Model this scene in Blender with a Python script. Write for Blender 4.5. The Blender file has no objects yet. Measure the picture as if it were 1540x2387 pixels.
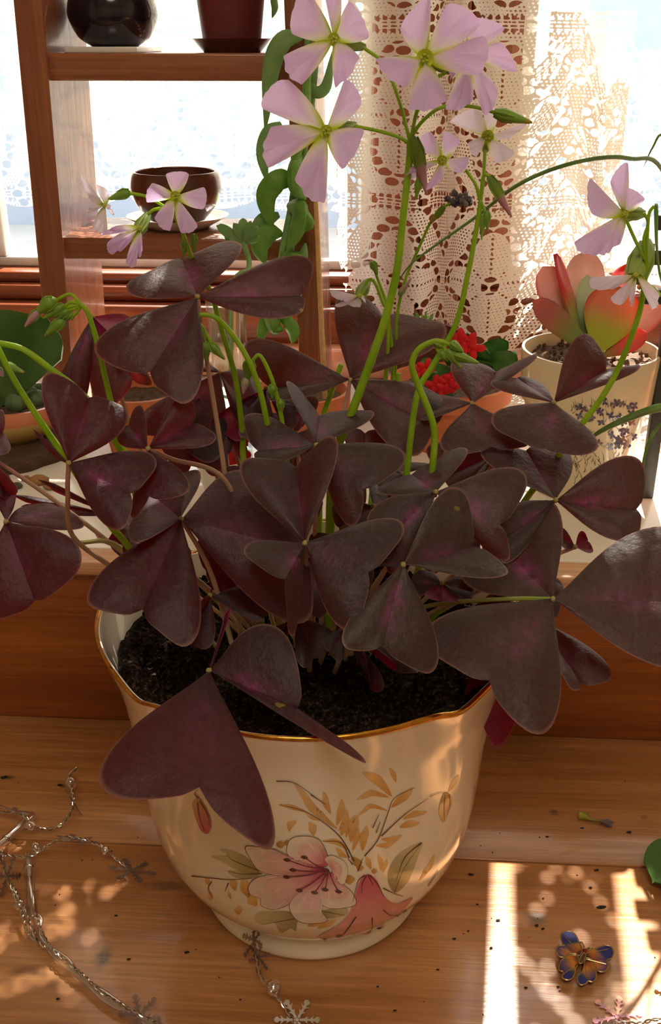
import bpy, math, random
import numpy as np
from mathutils import Vector, Matrix
from mathutils.bvhtree import BVHTree
from mathutils.geometry import delaunay_2d_cdt
random.seed(7)
rng = np.random.default_rng(7)
SC = bpy.context.scene
COL = SC.collection
R = math.radians

# ---------------------------------------------------------------- camera
FPX, IW, IH = 2400.0, 1540.0, 2387.0
PITCH, YAW = R(24.6), R(3.6)
CAM = Vector((0.0385, -0.45, 0.437))
cam_data = bpy.data.cameras.new('camera')
cam = bpy.data.objects.new('camera', cam_data)
COL.objects.link(cam)
cam.location = CAM
cam.rotation_euler = (R(90) - PITCH, 0, YAW)
cam_data.sensor_fit = 'VERTICAL'
cam_data.sensor_height = 24.0
cam_data.lens = 24.0 * FPX / IH
cam_data.clip_start = 0.01
SC.camera = cam
ROT = cam.rotation_euler.to_matrix()
FWD = ROT @ Vector((0, 0, -1))

# ---------------------------------------------------------------- light and exposure
world = bpy.data.worlds.new('sky')
SC.world = world
world.use_nodes = True
bg = world.node_tree.nodes['Background']
bg.inputs['Color'].default_value = (0.93, 0.96, 1.0, 1)
bg.inputs['Strength'].default_value = 3.9
sun_data = bpy.data.lights.new('sun', 'SUN')
sun_data.energy = 25.0
sun_data.angle = R(0.55)
sun_data.color = (1.0, 0.92, 0.80)
sun = bpy.data.objects.new('sun', sun_data)
COL.objects.link(sun)
SUN_EL, SUN_AZ = R(47), R(5.6)
tosun = Vector((math.sin(SUN_AZ) * math.cos(SUN_EL), math.cos(SUN_AZ) * math.cos(SUN_EL), math.sin(SUN_EL)))
sun.rotation_euler = tosun.to_track_quat('Z', 'Y').to_euler()
lamp_data = bpy.data.lights.new('fill_lamp', 'AREA')  # unseen fill lamp, added to brighten planter and leaves from the front
lamp_data.shape = 'DISK'
lamp_data.size = 0.7
lamp_data.energy = 4.6
lamp_data.color = (1.0, 0.90, 0.74)
lamp = bpy.data.objects.new('fill_lamp', lamp_data)
COL.objects.link(lamp)
lamp.location = (0.1, -1.0, 1.50)
SC.view_settings.view_transform = 'Standard'
SC.view_settings.look = 'None'
SC.view_settings.gamma = 1.0
SC.view_settings.use_curve_mapping = False
SC.view_settings.exposure = 0.0
SC.cycles.max_bounces = 10
SC.cycles.diffuse_bounces = 6
SC.cycles.transparent_max_bounces = 12
SC.cycles.caustics_refractive = False
SC.cycles.sample_clamp_indirect = 4.0

# ---------------------------------------------------------------- helpers
def s2l(c):
    return tuple((x / 255 / 12.92) if x / 255 <= 0.04045 else ((x / 255 + 0.055) / 1.055) ** 2.4 for x in c)

def ray(px, py):
    return ROT @ Vector(((px - IW / 2) / FPX, (IH / 2 - py) / FPX, -1.0))
def atY(px, py, Y):
    d = ray(px, py); return CAM + d * ((Y - CAM.y) / d.y)
def atZ(px, py, Z):
    d = ray(px, py); return CAM + d * ((Z - CAM.z) / d.z)
def atD(px, py, D):
    return CAM + ray(px, py) * D
def dep(p):
    return (p - CAM).dot(FWD)
def topx(p):
    q = ROT.transposed() @ (p - CAM)
    return (IW / 2 + FPX * q.x / -q.z, IH / 2 - FPX * q.y / -q.z)
def lerp(a, b, t): return a + (b - a) * t

def cr(pts, n=6, closed=False):
    """Catmull-Rom through points (Vectors of 2 or 3)."""
    P = [Vector(p) for p in pts]
    out = []
    m = len(P)
    rngk = range(m if closed else m - 1)
    for i in rngk:
        if closed:
            p0, p1, p2, p3 = P[i - 1], P[i], P[(i + 1) % m], P[(i + 2) % m]
        else:
            p0 = P[i - 1] if i > 0 else P[0] * 2 - P[1]
            p1, p2 = P[i], P[i + 1]
            p3 = P[i + 2] if i + 2 < m else P[-1] * 2 - P[-2]
        for k in range(n):
            t = k / n
            out.append(0.5 * ((2 * p1) + (p2 - p0) * t + (2 * p0 - 5 * p1 + 4 * p2 - p3) * t * t + (3 * p1 - p0 - 3 * p2 + p3) * t ** 3))
    if not closed: out.append(P[-1].copy())
    return out

WT = {}
class MB:
    def __init__(s):
        s.v, s.f, s.m, s.uv, s.c = [], [], [], [], []
    def add(s, vs, fs, mi=0, uv=None, col=None):
        o = len(s.v)
        s.v += [tuple(p) for p in vs]
        s.f += [tuple(i + o for i in f) for f in fs]
        s.m += [mi] * len(fs)
        s.uv += list(uv) if uv is not None else [(0, 0)] * len(vs)
        s.c += list(col) if col is not None else [(1, 1, 1)] * len(vs)
        return s
    def box(s, lo, hi, mi=0, bev=0.0):
        x0, y0, z0 = lo; x1, y1, z1 = hi
        if bev <= 0:
            vs = [(x0,y0,z0),(x1,y0,z0),(x1,y1,z0),(x0,y1,z0),(x0,y0,z1),(x1,y0,z1),(x1,y1,z1),(x0,y1,z1)]
            fs = [(0,3,2,1),(4,5,6,7),(0,1,5,4),(1,2,6,5),(2,3,7,6),(3,0,4,7)]
            return s.add(vs, fs, mi)
        import bmesh
        bm = bmesh.new()
        bmesh.ops.create_cube(bm, size=1)
        for v in bm.verts:
            v.co = Vector(((x0+x1)/2 + v.co.x*(x1-x0), (y0+y1)/2 + v.co.y*(y1-y0), (z0+z1)/2 + v.co.z*(z1-z0)))
        bmesh.ops.bevel(bm, geom=bm.edges[:], offset=bev, segments=2, affect='EDGES', profile=0.5)
        bm.verts.index_update()
        s.add([v.co.copy() for v in bm.verts], [[v.index for v in f.verts] for f in bm.faces], mi)
        bm.free(); return s
    def tube(s, pts, r, n=8, mi=0, cap=True, col=None, flat=1.0):
        pts = [Vector(p) for p in pts]
        m = len(pts)
        rr = [r] * m if isinstance(r, (int, float)) else [np.interp(i / (m - 1), np.linspace(0, 1, len(r)), r) for i in range(m)]
        T = []
        for i in range(m):
            t = pts[min(i + 1, m - 1)] - pts[max(i - 1, 0)]
            T.append(t.normalized() if t.length > 1e-9 else Vector((0, 0, 1)))
        a = Vector((0, 0, 1)) if abs(T[0].z) < .9 else Vector((1, 0, 0))
        u = (a - T[0] * a.dot(T[0])).normalized()
        vs, cs = [], []
        for i in range(m):
            u = (u - T[i] * u.dot(T[i]))
            u = u.normalized() if u.length > 1e-6 else T[i].orthogonal().normalized()
            w = T[i].cross(u)
            for k in range(n):
                a = 2 * math.pi * k / n
                vs.append(pts[i] + u * (rr[i] * math.cos(a)) + w * (rr[i] * flat * math.sin(a)))
                if col: cs.append(tuple(lerp(np.array(col[0]), np.array(col[1]), i / (m - 1))))
        fs = []
        for i in range(m - 1):
            for k in range(n):
                k2 = (k + 1) % n
                fs.append((i * n + k, i * n + k2, (i + 1) * n + k2, (i + 1) * n + k))
        if cap:
            fs.append(tuple(range(n - 1, -1, -1)))
            fs.append(tuple((m - 1) * n + k for k in range(n)))
        return s.add(vs, fs, mi, None, cs if col else None)
    def lathe(s, prof, n=40, ctr=(0, 0, 0), mi=0, rf=None, closed=False):
        c = Vector(ctr); vs = []
        for (r, z) in prof:
            for k in range(n):
                a = 2 * math.pi * k / n
                q, dz = rf(r, z, a) if rf else (r, 0)
                vs.append(c + Vector((q * math.cos(a), q * math.sin(a), z + dz)))
        fs = []
        m = len(prof)
        for i in range(m - 1):
            for k in range(n):
                k2 = (k + 1) % n
                fs.append((i * n + k, i * n + k2, (i + 1) * n + k2, (i + 1) * n + k))
        return s.add(vs, fs, mi)
    def ell(s, c, ax, nu=10, nv=8, mi=0, col=None, jit=0):
        c = Vector(c); X, Y, Z = [Vector(a) for a in ax]
        vs = []
        for j in range(nv + 1):
            th = math.pi * j / nv
            for k in range(nu):
                a = 2 * math.pi * k / nu
                q = 1 + (random.uniform(-jit, jit) if jit else 0)
                vs.append(c + q * (X * (math.sin(th) * math.cos(a)) + Y * (math.sin(th) * math.sin(a)) + Z * math.cos(th)))
        fs = []
        for j in range(nv):
            for k in range(nu):
                k2 = (k + 1) % nu
                fs.append((j * nu + k, (j + 1) * nu + k, (j + 1) * nu + k2, j * nu + k2))
        return s.add(vs, fs, mi, None, [col] * len(vs) if col else None)
    def ball(s, c, r, mi=0, nu=12, nv=8, jit=0, col=None):
        return s.ell(c, ((r,0,0),(0,r,0),(0,0,r)), nu, nv, mi, col, jit)
    def prism(s, poly, h, X, Y, Z, O, mi=0, col=None):
        """extrude a 2D outline (list of 2-vectors) by h along Z, in frame O,X,Y"""
        p2 = [Vector(p).to_2d() for p in poly]
        n = len(p2)
        r = delaunay_2d_cdt(p2, [(i, (i + 1) % n) for i in range(n)], [list(range(n))], 1, 1e-7)
        V, F = r[0], r[2]
        k = len(V)
        top = [O + X * p.x + Y * p.y + Z * h for p in V]
        bot = [O + X * p.x + Y * p.y for p in V]
        fs = [tuple(f) for f in F] + [tuple(k + i for i in reversed(f)) for f in F]
        cnt = {}
        for f in F:
            for a, b in zip(f, list(f[1:]) + [f[0]]):
                cnt[(a, b)] = 1
        for (a, b) in list(cnt):
            if (b, a) not in cnt:
                fs.append((b, a, a + k, b + k))
        cs = None
        if col: cs = [col(p) for p in V] * 2
        return s.add(top + bot, fs, mi, None, cs)
    def build(s, name, mats, parent=None, smooth=True, label=None, cat=None, group=None, kind=None):
        me = bpy.data.meshes.new(name)
        me.from_pydata(s.v, [], s.f)
        if not isinstance(mats, (list, tuple)): mats = [mats]
        for m in mats: me.materials.append(m)
        nf = len(me.polygons)
        me.polygons.foreach_set('material_index', s.m)
        me.polygons.foreach_set('use_smooth', [smooth] * nf)
        li = np.empty(len(me.loops), np.int32); me.loops.foreach_get('vertex_index', li)
        uv = me.uv_layers.new(name='UVMap')
        uv.data.foreach_set('uv', np.array(s.uv, np.float32)[li].ravel())
        ca = me.color_attributes.new('Col', 'FLOAT_COLOR', 'POINT')
        c = np.ones((len(s.v), 4), np.float32); c[:, :3] = np.array(s.c, np.float32)
        ca.data.foreach_set('color', c.ravel())
        me.update()
        if smooth:
            try: me.set_sharp_from_angle(angle=R(50))
            except Exception: pass
        o = bpy.data.objects.new(name, me)
        COL.objects.link(o)
        attach(o, parent)
        tag(o, label, cat, group, kind)
        return o

def attach(o, parent):
    if parent:
        o.parent = parent
        o.location = -WT[parent.name_full]
    WT[o.name_full] = Vector((0, 0, 0))
def tag(o, label=None, cat=None, group=None, kind=None):
    if label: o['label'] = label
    if cat: o['category'] = cat
    if group: o['group'] = group
    if kind: o['kind'] = kind
def thing(name, loc, label, cat, group=None, kind=None):
    o = bpy.data.objects.new(name, None); COL.objects.link(o)
    o.empty_display_size = .02
    o.location = loc; WT[o.name_full] = Vector(loc)
    tag(o, label, cat, group, kind)
    return o

# ---------------------------------------------------------------- materials
class NT:
    def __init__(s, name):
        s.m = bpy.data.materials.new(name); s.m.use_nodes = True
        s.t = s.m.node_tree; s.t.nodes.clear()
        s.out = s.n('ShaderNodeOutputMaterial')
    def n(s, typ, **kw):
        nd = s.t.nodes.new(typ)
        for k, v in kw.items(): setattr(nd, k, v)
        return nd
    def l(s, a, b): s.t.links.new(a, b)
    def val(s, sock, v):
        if isinstance(v, (int, float)): sock.default_value = v
        elif isinstance(v, tuple): sock.default_value = v if len(v) != 3 or sock.type == 'VECTOR' else (*v, 1)
        else: s.l(v, sock)
    def noise(s, vec, scale, detail=4, rough=.55, dist=0):
        k = s.n('ShaderNodeTexNoise'); k.inputs['Scale'].default_value = scale
        k.inputs['Detail'].default_value = detail; k.inputs['Roughness'].default_value = rough
        k.inputs['Distortion'].default_value = dist
        if vec is not None: s.l(vec, k.inputs['Vector'])
        return k.outputs['Fac']
    def ramp(s, fac, stops):
        k = s.n('ShaderNodeValToRGB'); s.l(fac, k.inputs['Fac'])
        e = k.color_ramp.elements
        while len(e) < len(stops): e.new(.5)
        for i, (p, c) in enumerate(stops):
            e[i].position = p; e[i].color = (*c, 1) if len(c) == 3 else c
        return k.outputs['Color']
    def mix(s, fac, a, b, mode='MIX'):
        k = s.n('ShaderNodeMix', data_type='RGBA', blend_type=mode)
        s.val(k.inputs[0], fac); s.val(k.inputs[6], a); s.val(k.inputs[7], b)
        return k.outputs[2]
    def math(s, op, a, b=0.0, c=0.0):
        k = s.n('ShaderNodeMath', operation=op)
        s.val(k.inputs[0], a); s.val(k.inputs[1], b); s.val(k.inputs[2], c)
        return k.outputs[0]
    def mapr(s, v, a, b, c=0.0, d=1.0):
        k = s.n('ShaderNodeMapRange'); s.val(k.inputs[0], v)
        for i, x in enumerate((a, b, c, d)): k.inputs[i + 1].default_value = x
        return k.outputs[0]
    def coord(s, kind='Object', scale=(1, 1, 1), rot=(0, 0, 0)):
        t = s.n('ShaderNodeTexCoord'); m = s.n('ShaderNodeMapping')
        m.inputs['Scale'].default_value = scale; m.inputs['Rotation'].default_value = rot
        s.l(t.outputs[kind], m.inputs['Vector']); return m.outputs['Vector']
    def principled(s, col, rough=.5, metal=0.0, spec=.5, coat=0.0, normal=None, trans=0.0, sss=0.0, ior=1.45):
        p = s.n('ShaderNodeBsdfPrincipled')
        s.val(p.inputs['Base Color'], col); s.val(p.inputs['Roughness'], rough)
        p.inputs['Metallic'].default_value = metal
        p.inputs['Specular IOR Level'].default_value = spec
        p.inputs['Coat Weight'].default_value = coat; p.inputs['Coat Roughness'].default_value = .08
        p.inputs['Transmission Weight'].default_value = trans
        p.inputs['IOR'].default_value = ior
        if sss: 
            p.inputs['Subsurface Weight'].default_value = sss; p.inputs['Subsurface Scale'].default_value = .004
        if normal is not None: s.l(normal, p.inputs['Normal'])
        return p.outputs[0]
    def bump(s, h, strength=.3, dist=.001):
        b = s.n('ShaderNodeBump'); b.inputs['Strength'].default_value = strength
        b.inputs['Distance'].default_value = dist; s.l(h, b.inputs['Height']); return b.outputs[0]
    def shmix(s, f, a, b):
        k = s.n('ShaderNodeMixShader'); s.val(k.inputs[0], f); s.l(a, k.inputs[1]); s.l(b, k.inputs[2]); return k.outputs[0]
    def done(s, sh): s.l(sh, s.out.inputs['Surface']); return s.m

def plain(name, col, rough=.5, var=.12, scale=60, metal=0., coat=0., bump=0., spec=.5, sss=0.):
    t = NT(name); c = s2l(col); v = t.coord()
    nz = t.noise(v, scale, 5)
    dark = tuple(x * (1 - var * 2) for x in c); lite = tuple(min(1, x * (1 + var)) for x in c)
    cc = t.ramp(nz, [(.25, dark), (.75, lite)])
    nrm = t.bump(t.noise(v, scale * 6, 4), bump, .001) if bump else None
    return t.done(t.principled(cc, rough, metal, spec, coat, nrm, sss=sss))

def wood(name, c1, c2, c3, rough=.4, axis=0, grain=1.0, coat=.15, spec=.5, streak=.45):
    t = NT(name)
    sc = [90 * grain] * 3; sc[axis] = 3.0 * grain
    v = t.coord('Object', tuple(sc))
    sc2 = [14 * grain] * 3; sc2[axis] = 1.2 * grain
    v2 = t.coord('Object', tuple(sc2))
    n1 = t.noise(v, 1.0, 6, .6, .4); n2 = t.noise(v2, 1.0, 3, .5, .8)
    f = t.math('ADD', t.math('MULTIPLY', n1, streak), t.math('MULTIPLY', n2, 1 - streak))
    col = t.ramp(f, [(.32, s2l(c1)), (.5, s2l(c2)), (.68, s2l(c3))])
    sc3 = [420 * grain] * 3; sc3[axis] = 14 * grain
    n3 = t.noise(t.coord('Object', tuple(sc3)), 1.0, 3, .6)
    col = t.mix(t.mapr(n3, .35, .7, 0, .42), col, tuple(x * .5 for x in s2l(c1)))
    n5 = t.noise(t.coord('Object', tuple(700 * grain if i != axis else 9 * grain for i in range(3))), 1.0, 2, .5)
    col = t.mix(t.mapr(n5, .58, .74, 0, .32), col, tuple(min(1, x * 1.35) for x in s2l(c3)))
    nrm = t.bump(t.math('ADD', n3, n1), .25, .0006)
    rg = t.mapr(n3, .3, .7, rough - .08, rough + .1)
    return t.done(t.principled(col, rg, 0, spec, coat, nrm))

def vcol(name, rough=.4, coat=0., transl=0., var=.1, spec=.5):
    """paint / skin whose colour is the mesh's own colour attribute"""
    t = NT(name); a = t.n('ShaderNodeVertexColor', layer_name='Col')
    nz = t.noise(t.coord(), 180, 4)
    col = t.mix(t.mapr(nz, .3, .7, 0, var), a.outputs['Color'], (0.05, 0.03, 0.03))
    p = t.principled(col, rough, 0, spec, coat)
    if transl:
        tr = t.n('ShaderNodeBsdfTranslucent'); t.l(col, tr.inputs['Color'])
        p = t.shmix(transl, p, tr.outputs[0])
    return t.done(p)

def glass(name, col=(1, 1, 1), rough=0.02, alpha=.88, gcol=(1, 1, 1)):
    t = NT(name)
    tr = t.n('ShaderNodeBsdfTransparent'); tr.inputs['Color'].default_value = (*col, 1)
    fr = t.n('ShaderNodeLayerWeight'); fr.inputs['Blend'].default_value = .5
    g = t.n('ShaderNodeBsdfGlossy'); g.inputs['Roughness'].default_value = rough; g.inputs['Color'].default_value = (*gcol, 1)
    f = t.math('ADD', t.math('MULTIPLY', t.math('POWER', fr.outputs['Facing'], 4.0), .8), 1 - alpha)
    return t.done(t.shmix(t.math('MINIMUM', f, 1.0), tr.outputs[0], g.outputs[0]))

# purple shamrock leaf: two-sided, translucent, pink blaze along the midrib
def leaf_material():
    t = NT('oxalis_leaf')
    uv = t.n('ShaderNodeUVMap'); sep = t.n('ShaderNodeSeparateXYZ'); t.l(uv.outputs[0], sep.inputs[0])
    oi = t.n('ShaderNodeObjectInfo'); vc = t.n('ShaderNodeVertexColor', layer_name='Col')
    sv = t.n('ShaderNodeSeparateColor'); t.l(vc.outputs['Color'], sv.inputs[0])
    obj = t.coord()
    n1 = t.noise(obj, 70, 5, .6); n2 = t.noise(obj, 330, 4, .65)
    ta = t.ramp(n1, [(.3, s2l((32, 14, 26))), (.55, s2l((42, 22, 34))), (.8, s2l((56, 34, 46)))])
    tb = t.ramp(n1, [(.3, s2l((38, 32, 29))), (.55, s2l((52, 44, 39))), (.8, s2l((70, 58, 50)))])
    top = t.mix(sv.outputs[1], ta, tb)
    n3 = t.noise(obj, 1500, 2, .6)
    top = t.mix(t.mapr(n2, .48, .75, 0, .3), top, s2l((92, 78, 76)))
    top = t.mix(t.mapr(n3, .45, .7, 0, .22), top, s2l((100, 84, 80)))
    # blaze
    au = t.math('ABSOLUTE', sep.outputs[0])
    bl = t.math('MULTIPLY', t.mapr(au, .0, .26, 1, 0), t.math('MULTIPLY', t.mapr(sep.outputs[1], .12, .34, 0, 1), t.mapr(sep.outputs[1], .5, .82, 1, 0)))
    bl = t.math('MULTIPLY', bl, t.mapr(t.noise(obj, 160, 4, .7), .36, .62, 0, 1))
    bl = t.math('MULTIPLY', bl, t.mapr(oi.outputs['Random'], .1, .9, .25, 1))
    top = t.mix(t.math('MULTIPLY', bl, .75), top, s2l((158, 66, 128)))
    # yellow rust specks
    sp = t.mapr(t.noise(obj, 120, 2, .4), .735, .76, 0, .7)
    top = t.mix(t.math('MULTIPLY', sp, t.mapr(oi.outputs['Random'], .4, .6, 0, 1)), top, s2l((150, 130, 40)))
    under = t.ramp(n1, [(.3, s2l((96, 12, 46))), (.7, s2l((140, 24, 76)))])
    geo = t.n('ShaderNodeNewGeometry')
    col = t.mix(geo.outputs['Backfacing'], top, under)
    # hairy margin, the backlit rim of the hairs painted as a pale edge
    col = t.mix(t.mapr(sv.outputs[0], .95, 1.0, 0, .65), col, s2l((150, 110, 96)))
    h = t.math('ADD', n1, t.math('MULTIPLY', n2, .6))
    nrm = t.bump(h, .5, .0016)
    p = t.principled(col, .48, 0, .42, 0, nrm)
    tr = t.n('ShaderNodeBsdfTranslucent'); t.val(tr.inputs['Color'], t.mix(n1, s2l((214, 30, 26)), s2l((160, 16, 44))))
    return t.done(t.shmix(t.mapr(sv.outputs[1], 0, 1, .26, .11), p, tr.outputs[0]))

def petal_material(name, pale=0.0):
    t = NT(name)
    uv = t.n('ShaderNodeUVMap'); sep = t.n('ShaderNodeSeparateXYZ'); t.l(uv.outputs[0], sep.inputs[0])
    mp = t.n('ShaderNodeMapping'); mp.inputs['Scale'].default_value = (38, 1.2, 1); t.l(uv.outputs[0], mp.inputs[0])
    vein = t.noise(mp.outputs[0], 1.0, 3, .6)
    lil = s2l((240 + 6 * pale, 214 + 22 * pale, 254)); lil2 = s2l((220 + 20 * pale, 182 + 44 * pale, 242 + 6 * pale))
    c = t.mix(t.mapr(vein, .35, .7, 0, .8), lil, lil2)
    c = t.mix(t.mapr(t.math('ADD', sep.outputs[1], t.math('MULTIPLY', vein, .22)), .28, .68, 1, 0), c, s2l((248, 243, 232)))
    c = t.mix(t.mapr(sep.outputs[1], .05, .24, 1, 0), c, s2l((196, 212, 40)))
    nrm = t.bump(vein, .2, .0008)
    p = t.principled(c, .5, 0, .3, 0, nrm)
    tr = t.n('ShaderNodeBsdfTranslucent'); t.l(c, tr.inputs['Color'])
    return t.done(t.shmix(.64, p, tr.outputs[0]))

def green_material(name, c1, c2, transl=.25, rough=.4, scale=80):
    t = NT(name); nz = t.noise(t.coord(), scale, 4)
    c = t.ramp(nz, [(.3, s2l(c1)), (.7, s2l(c2))])
    p = t.principled(c, rough, 0, .4)
    tr = t.n('ShaderNodeBsdfTranslucent'); t.l(c, tr.inputs['Color'])
    return t.done(t.shmix(transl, p, tr.outputs[0]))

def soil_material():
    t = NT('potting_soil'); v = t.coord()
    n1 = t.noise(v, 420, 6, .7); n2 = t.noise(v, 60, 3)
    c = t.ramp(n1, [(.35, s2l((22, 17, 13))), (.54, s2l((54, 42, 33))), (.70, s2l((142, 118, 90)))])
    c = t.mix(t.mapr(n2, .55, .75, 0, .5), c, s2l((22, 17, 13)))
    return t.done(t.principled(c, .95, 0, .1, 0, t.bump(n1, 1.0, .003)))

def lace_material():
    t = NT('cotton_lace'); v = t.coord('Object', (1, 1, 1))
    nz = t.noise(v, 900, 3, .6)
    c = t.mix(t.mapr(nz, .3, .7, 0, 1), s2l((222, 208, 194)), s2l((240, 230, 218)))
    d = t.n('ShaderNodeBsdfDiffuse'); t.l(c, d.inputs[0]); t.l(t.bump(nz, .4, .0006), d.inputs['Normal'])
    tr = t.n('ShaderNodeBsdfTranslucent'); t.l(c, tr.inputs[0])
    return t.done(t.shmix(.34, d.outputs[0], tr.outputs[0]))

M_LEAF = leaf_material()
M_PETAL = petal_material('lilac_petal'); M_PALE = petal_material('pale_petal', 1.0)
M_STALK = green_material('stalk_green', (146, 186, 30), (178, 210, 56), .4, .35)
M_PETIOLE = vcol('petiole_skin', .4, transl=.25)
M_BUD = vcol('bud_skin', .45, transl=.25)
M_SOIL = soil_material()
M_LACE = lace_material()
M_POT = plain('cream_glaze', (238, 228, 208), .12, .03, 30, coat=.6)
M_GILT = plain('gilt', (212, 150, 60), .22, .2, 300, metal=1.0)
M_PRINT = vcol('ceramic_print', .2, .5, var=.12)
M_PINE_ = wood('varnished_pine', (140, 88, 50), (180, 124, 74), (202, 150, 98), .30, 0, 1.0, .4)
M_RISER = wood('riser_pine', (118, 60, 24), (150, 82, 34), (170, 98, 46), .42, 0, 1.0, .1)
M_NOSE = wood('sill_nosing_wood', (196, 140, 104), (214, 164, 124), (226, 180, 142), .35, 0)
M_SILL = plain('white_sill_gloss', (236, 230, 218), .16, .03, 12, coat=.3)
M_LADDER = wood('ladder_wood', (112, 62, 40), (146, 86, 56), (170, 106, 70), .32, 2, .8, .3)
M_SHELF = wood('ladder_shelf_wood', (112, 62, 40), (146, 86, 56), (170, 106, 70), .28, 0, .8, .4)
M_FRAME = wood('window_wood', (104, 50, 28), (138, 72, 42), (160, 88, 52), .3, 0, .8, .35)
M_PIER = wood('window_post_wood', (104, 50, 28), (138, 72, 42), (160, 88, 52), .35, 2, .8, .2)
M_WALL = plain('warm_plaster', (232, 218, 196), .9, .04, 8, bump=.15)
M_CEIL = plain('ceiling_paint', (240, 234, 222), .9, .02, 8)
M_FLOOR = wood('floor_wood', (110, 72, 42), (140, 96, 60), (160, 114, 76), .5, 1)
M_GLASS = glass('window_glass', (1, 1, 1), .01, .97)
M_TERRA = plain('terracotta', (200, 112, 66), .6, .12, 50, bump=.15)

def add_knots(m, knots):
    """dark knots in the timber: rings of the board itself, at fixed places in it"""
    t = m.node_tree; p = [n for n in t.nodes if n.type == 'BSDF_PRINCIPLED'][0]
    src = p.inputs['Base Color'].links[0].from_socket
    geo = t.nodes.new('ShaderNodeTexCoord')
    nz = t.nodes.new('ShaderNodeTexNoise'); nz.inputs['Scale'].default_value = 260; t.links.new(geo.outputs['Object'], nz.inputs['Vector'])
    for (c, rx, ry, col, a) in knots:
        mp = t.nodes.new('ShaderNodeMapping'); mp.vector_type = 'POINT'
        mp.inputs['Scale'].default_value = (1 / rx, 1 / ry, 0); mp.inputs['Location'].default_value = (-c[0] / rx, -c[1] / ry, 0)
        t.links.new(geo.outputs['Object'], mp.inputs['Vector'])
        ln = t.nodes.new('ShaderNodeVectorMath'); ln.operation = 'LENGTH'; t.links.new(mp.outputs[0], ln.inputs[0])
        ad = t.nodes.new('ShaderNodeMath'); ad.operation = 'MULTIPLY_ADD'; t.links.new(nz.outputs['Fac'], ad.inputs[0]); ad.inputs[1].default_value = .7; t.links.new(ln.outputs['Value'], ad.inputs[2])
        mr = t.nodes.new('ShaderNodeMapRange'); t.links.new(ad.outputs[0], mr.inputs[0])
        for i, v in enumerate((.6, 1.25, a, 0)): mr.inputs[i + 1].default_value = v
        mx = t.nodes.new('ShaderNodeMix'); mx.data_type = 'RGBA'
        t.links.new(mr.outputs[0], mx.inputs[0]); t.links.new(src, mx.inputs[6]); mx.inputs[7].default_value = (*s2l(col), 1)
        src = mx.outputs[2]
    t.links.new(src, p.inputs['Base Color'])
    return m
M_PINE = add_knots(M_PINE_, [(atZ(x, y, 0), rx, ry, c, a) for x, y, rx, ry, c, a in [
    (1290, 1893, .0045, .004, (84, 50, 34), .8), (1250, 2140, .0085, .0075, (104, 98, 92), .75), (385, 2065, .018, .006, (100, 56, 28), .7), (240, 2232, .006, .010, (58, 34, 24), .8),
    (20, 1812, .006, .003, (52, 40, 24), .8), (150, 1832, .004, .003, (52, 40, 24), .7), (60, 2262, .012, .004, (92, 52, 28), .6), (1500, 1905, .004, .003, (84, 50, 34), .6), (700, 2330, .02, .004, (120, 66, 32), .5)]])
# ---------------------------------------------------------------- room shell and window
def struct_mesh(name, boxes, mat, label, cat, bev=0.0, parent=None):
    b = MB()
    for lo, hi in boxes: b.box(lo, hi, 0, bev)
    return b.build(name, mat, parent, bev > 0, label, cat, None, None if parent else 'structure')

RX, RY0, WY, FZ, CZ = 1.5, -2.3, 0.62, -0.75, 1.60
WZ0, WZ1 = 0.20, 1.20                                  # window opening
WXL = atY(2, 560, WY).x - .012                         # left jamb
PXL, PXR = .012, .152                                  # wooden post between the two casements
WXR = .80
struct_mesh('wall_back', [((-RX-.1, WY, FZ), (WXL-.05, WY+.12, CZ)), ((WXR+.05, WY, FZ), (RX+.1, WY+.12, CZ)),
                          ((WXL-.05, WY, FZ), (WXR+.05, WY+.12, .125)), ((WXL-.05, WY, WZ1+.05), (WXR+.05, WY+.12, CZ))],
            M_WALL, 'warm plaster wall holding the sunny window', 'wall')
struct_mesh('wall_left', [((-RX-.1, RY0, FZ), (-RX, WY, CZ))], M_WALL, 'plain cream plaster wall on the far left of the room', 'wall')
struct_mesh('wall_right', [((RX, RY0, FZ), (RX+.1, WY, CZ))], M_WALL, 'plain cream plaster wall on the far right of the room', 'wall')
struct_mesh('wall_front', [((-RX-.1, RY0-.1, FZ), (RX+.1, RY0, CZ))], M_WALL, 'plain cream plaster wall opposite the window', 'wall')
struct_mesh('ceiling', [((-RX-.1, RY0-.1, CZ), (RX+.1, WY+.12, CZ+.1))], M_CEIL, 'white painted ceiling above the window seat', 'ceiling')
struct_mesh('floor', [((-RX-.1, RY0-.1, FZ-.1), (RX+.1, WY+.12, FZ))], M_FLOOR, 'brown boarded floor below the window seat', 'floor')
cl = thing('fill_light', (0.1, -1.0, CZ), 'round fill light added on the ceiling behind the viewer', 'fill light')  # added fixture and glowing disc for the frontal fill
t = NT('fill_diffuser'); e = t.n('ShaderNodeEmission'); e.inputs['Color'].default_value = (1, .86, .66, 1); e.inputs['Strength'].default_value = 6
M_DIFF = t.done(e.outputs[0])
MB().lathe([(0, CZ), (.37, CZ), (.37, CZ-.03), (.33, CZ-.035), (.33, CZ)], 40, (.1, -1.0, 0)).build('frame', M_FRAME, cl)
MB().lathe([(.33, CZ-.034), (.2, CZ-.05), (0.001, CZ-.055)], 40, (.1, -1.0, 0)).build('diffuser', M_DIFF, cl)

# window seat of pine planks
seat = thing('trim_1', (0, -.1, 0), 'varnished pine window seat board under the floral planter', 'window seat', None, 'structure')
for (y0, y1) in ((-.30, .0185), (.0195, .142)):
    MB().box((-RX, y0, -.022), (RX, y1, 0), 0, .0008).build('plank', M_PINE, seat)
MB().box((-RX, -.29, FZ), (RX, -.27, -.022)).build('front_panel', M_RISER, seat)
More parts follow.
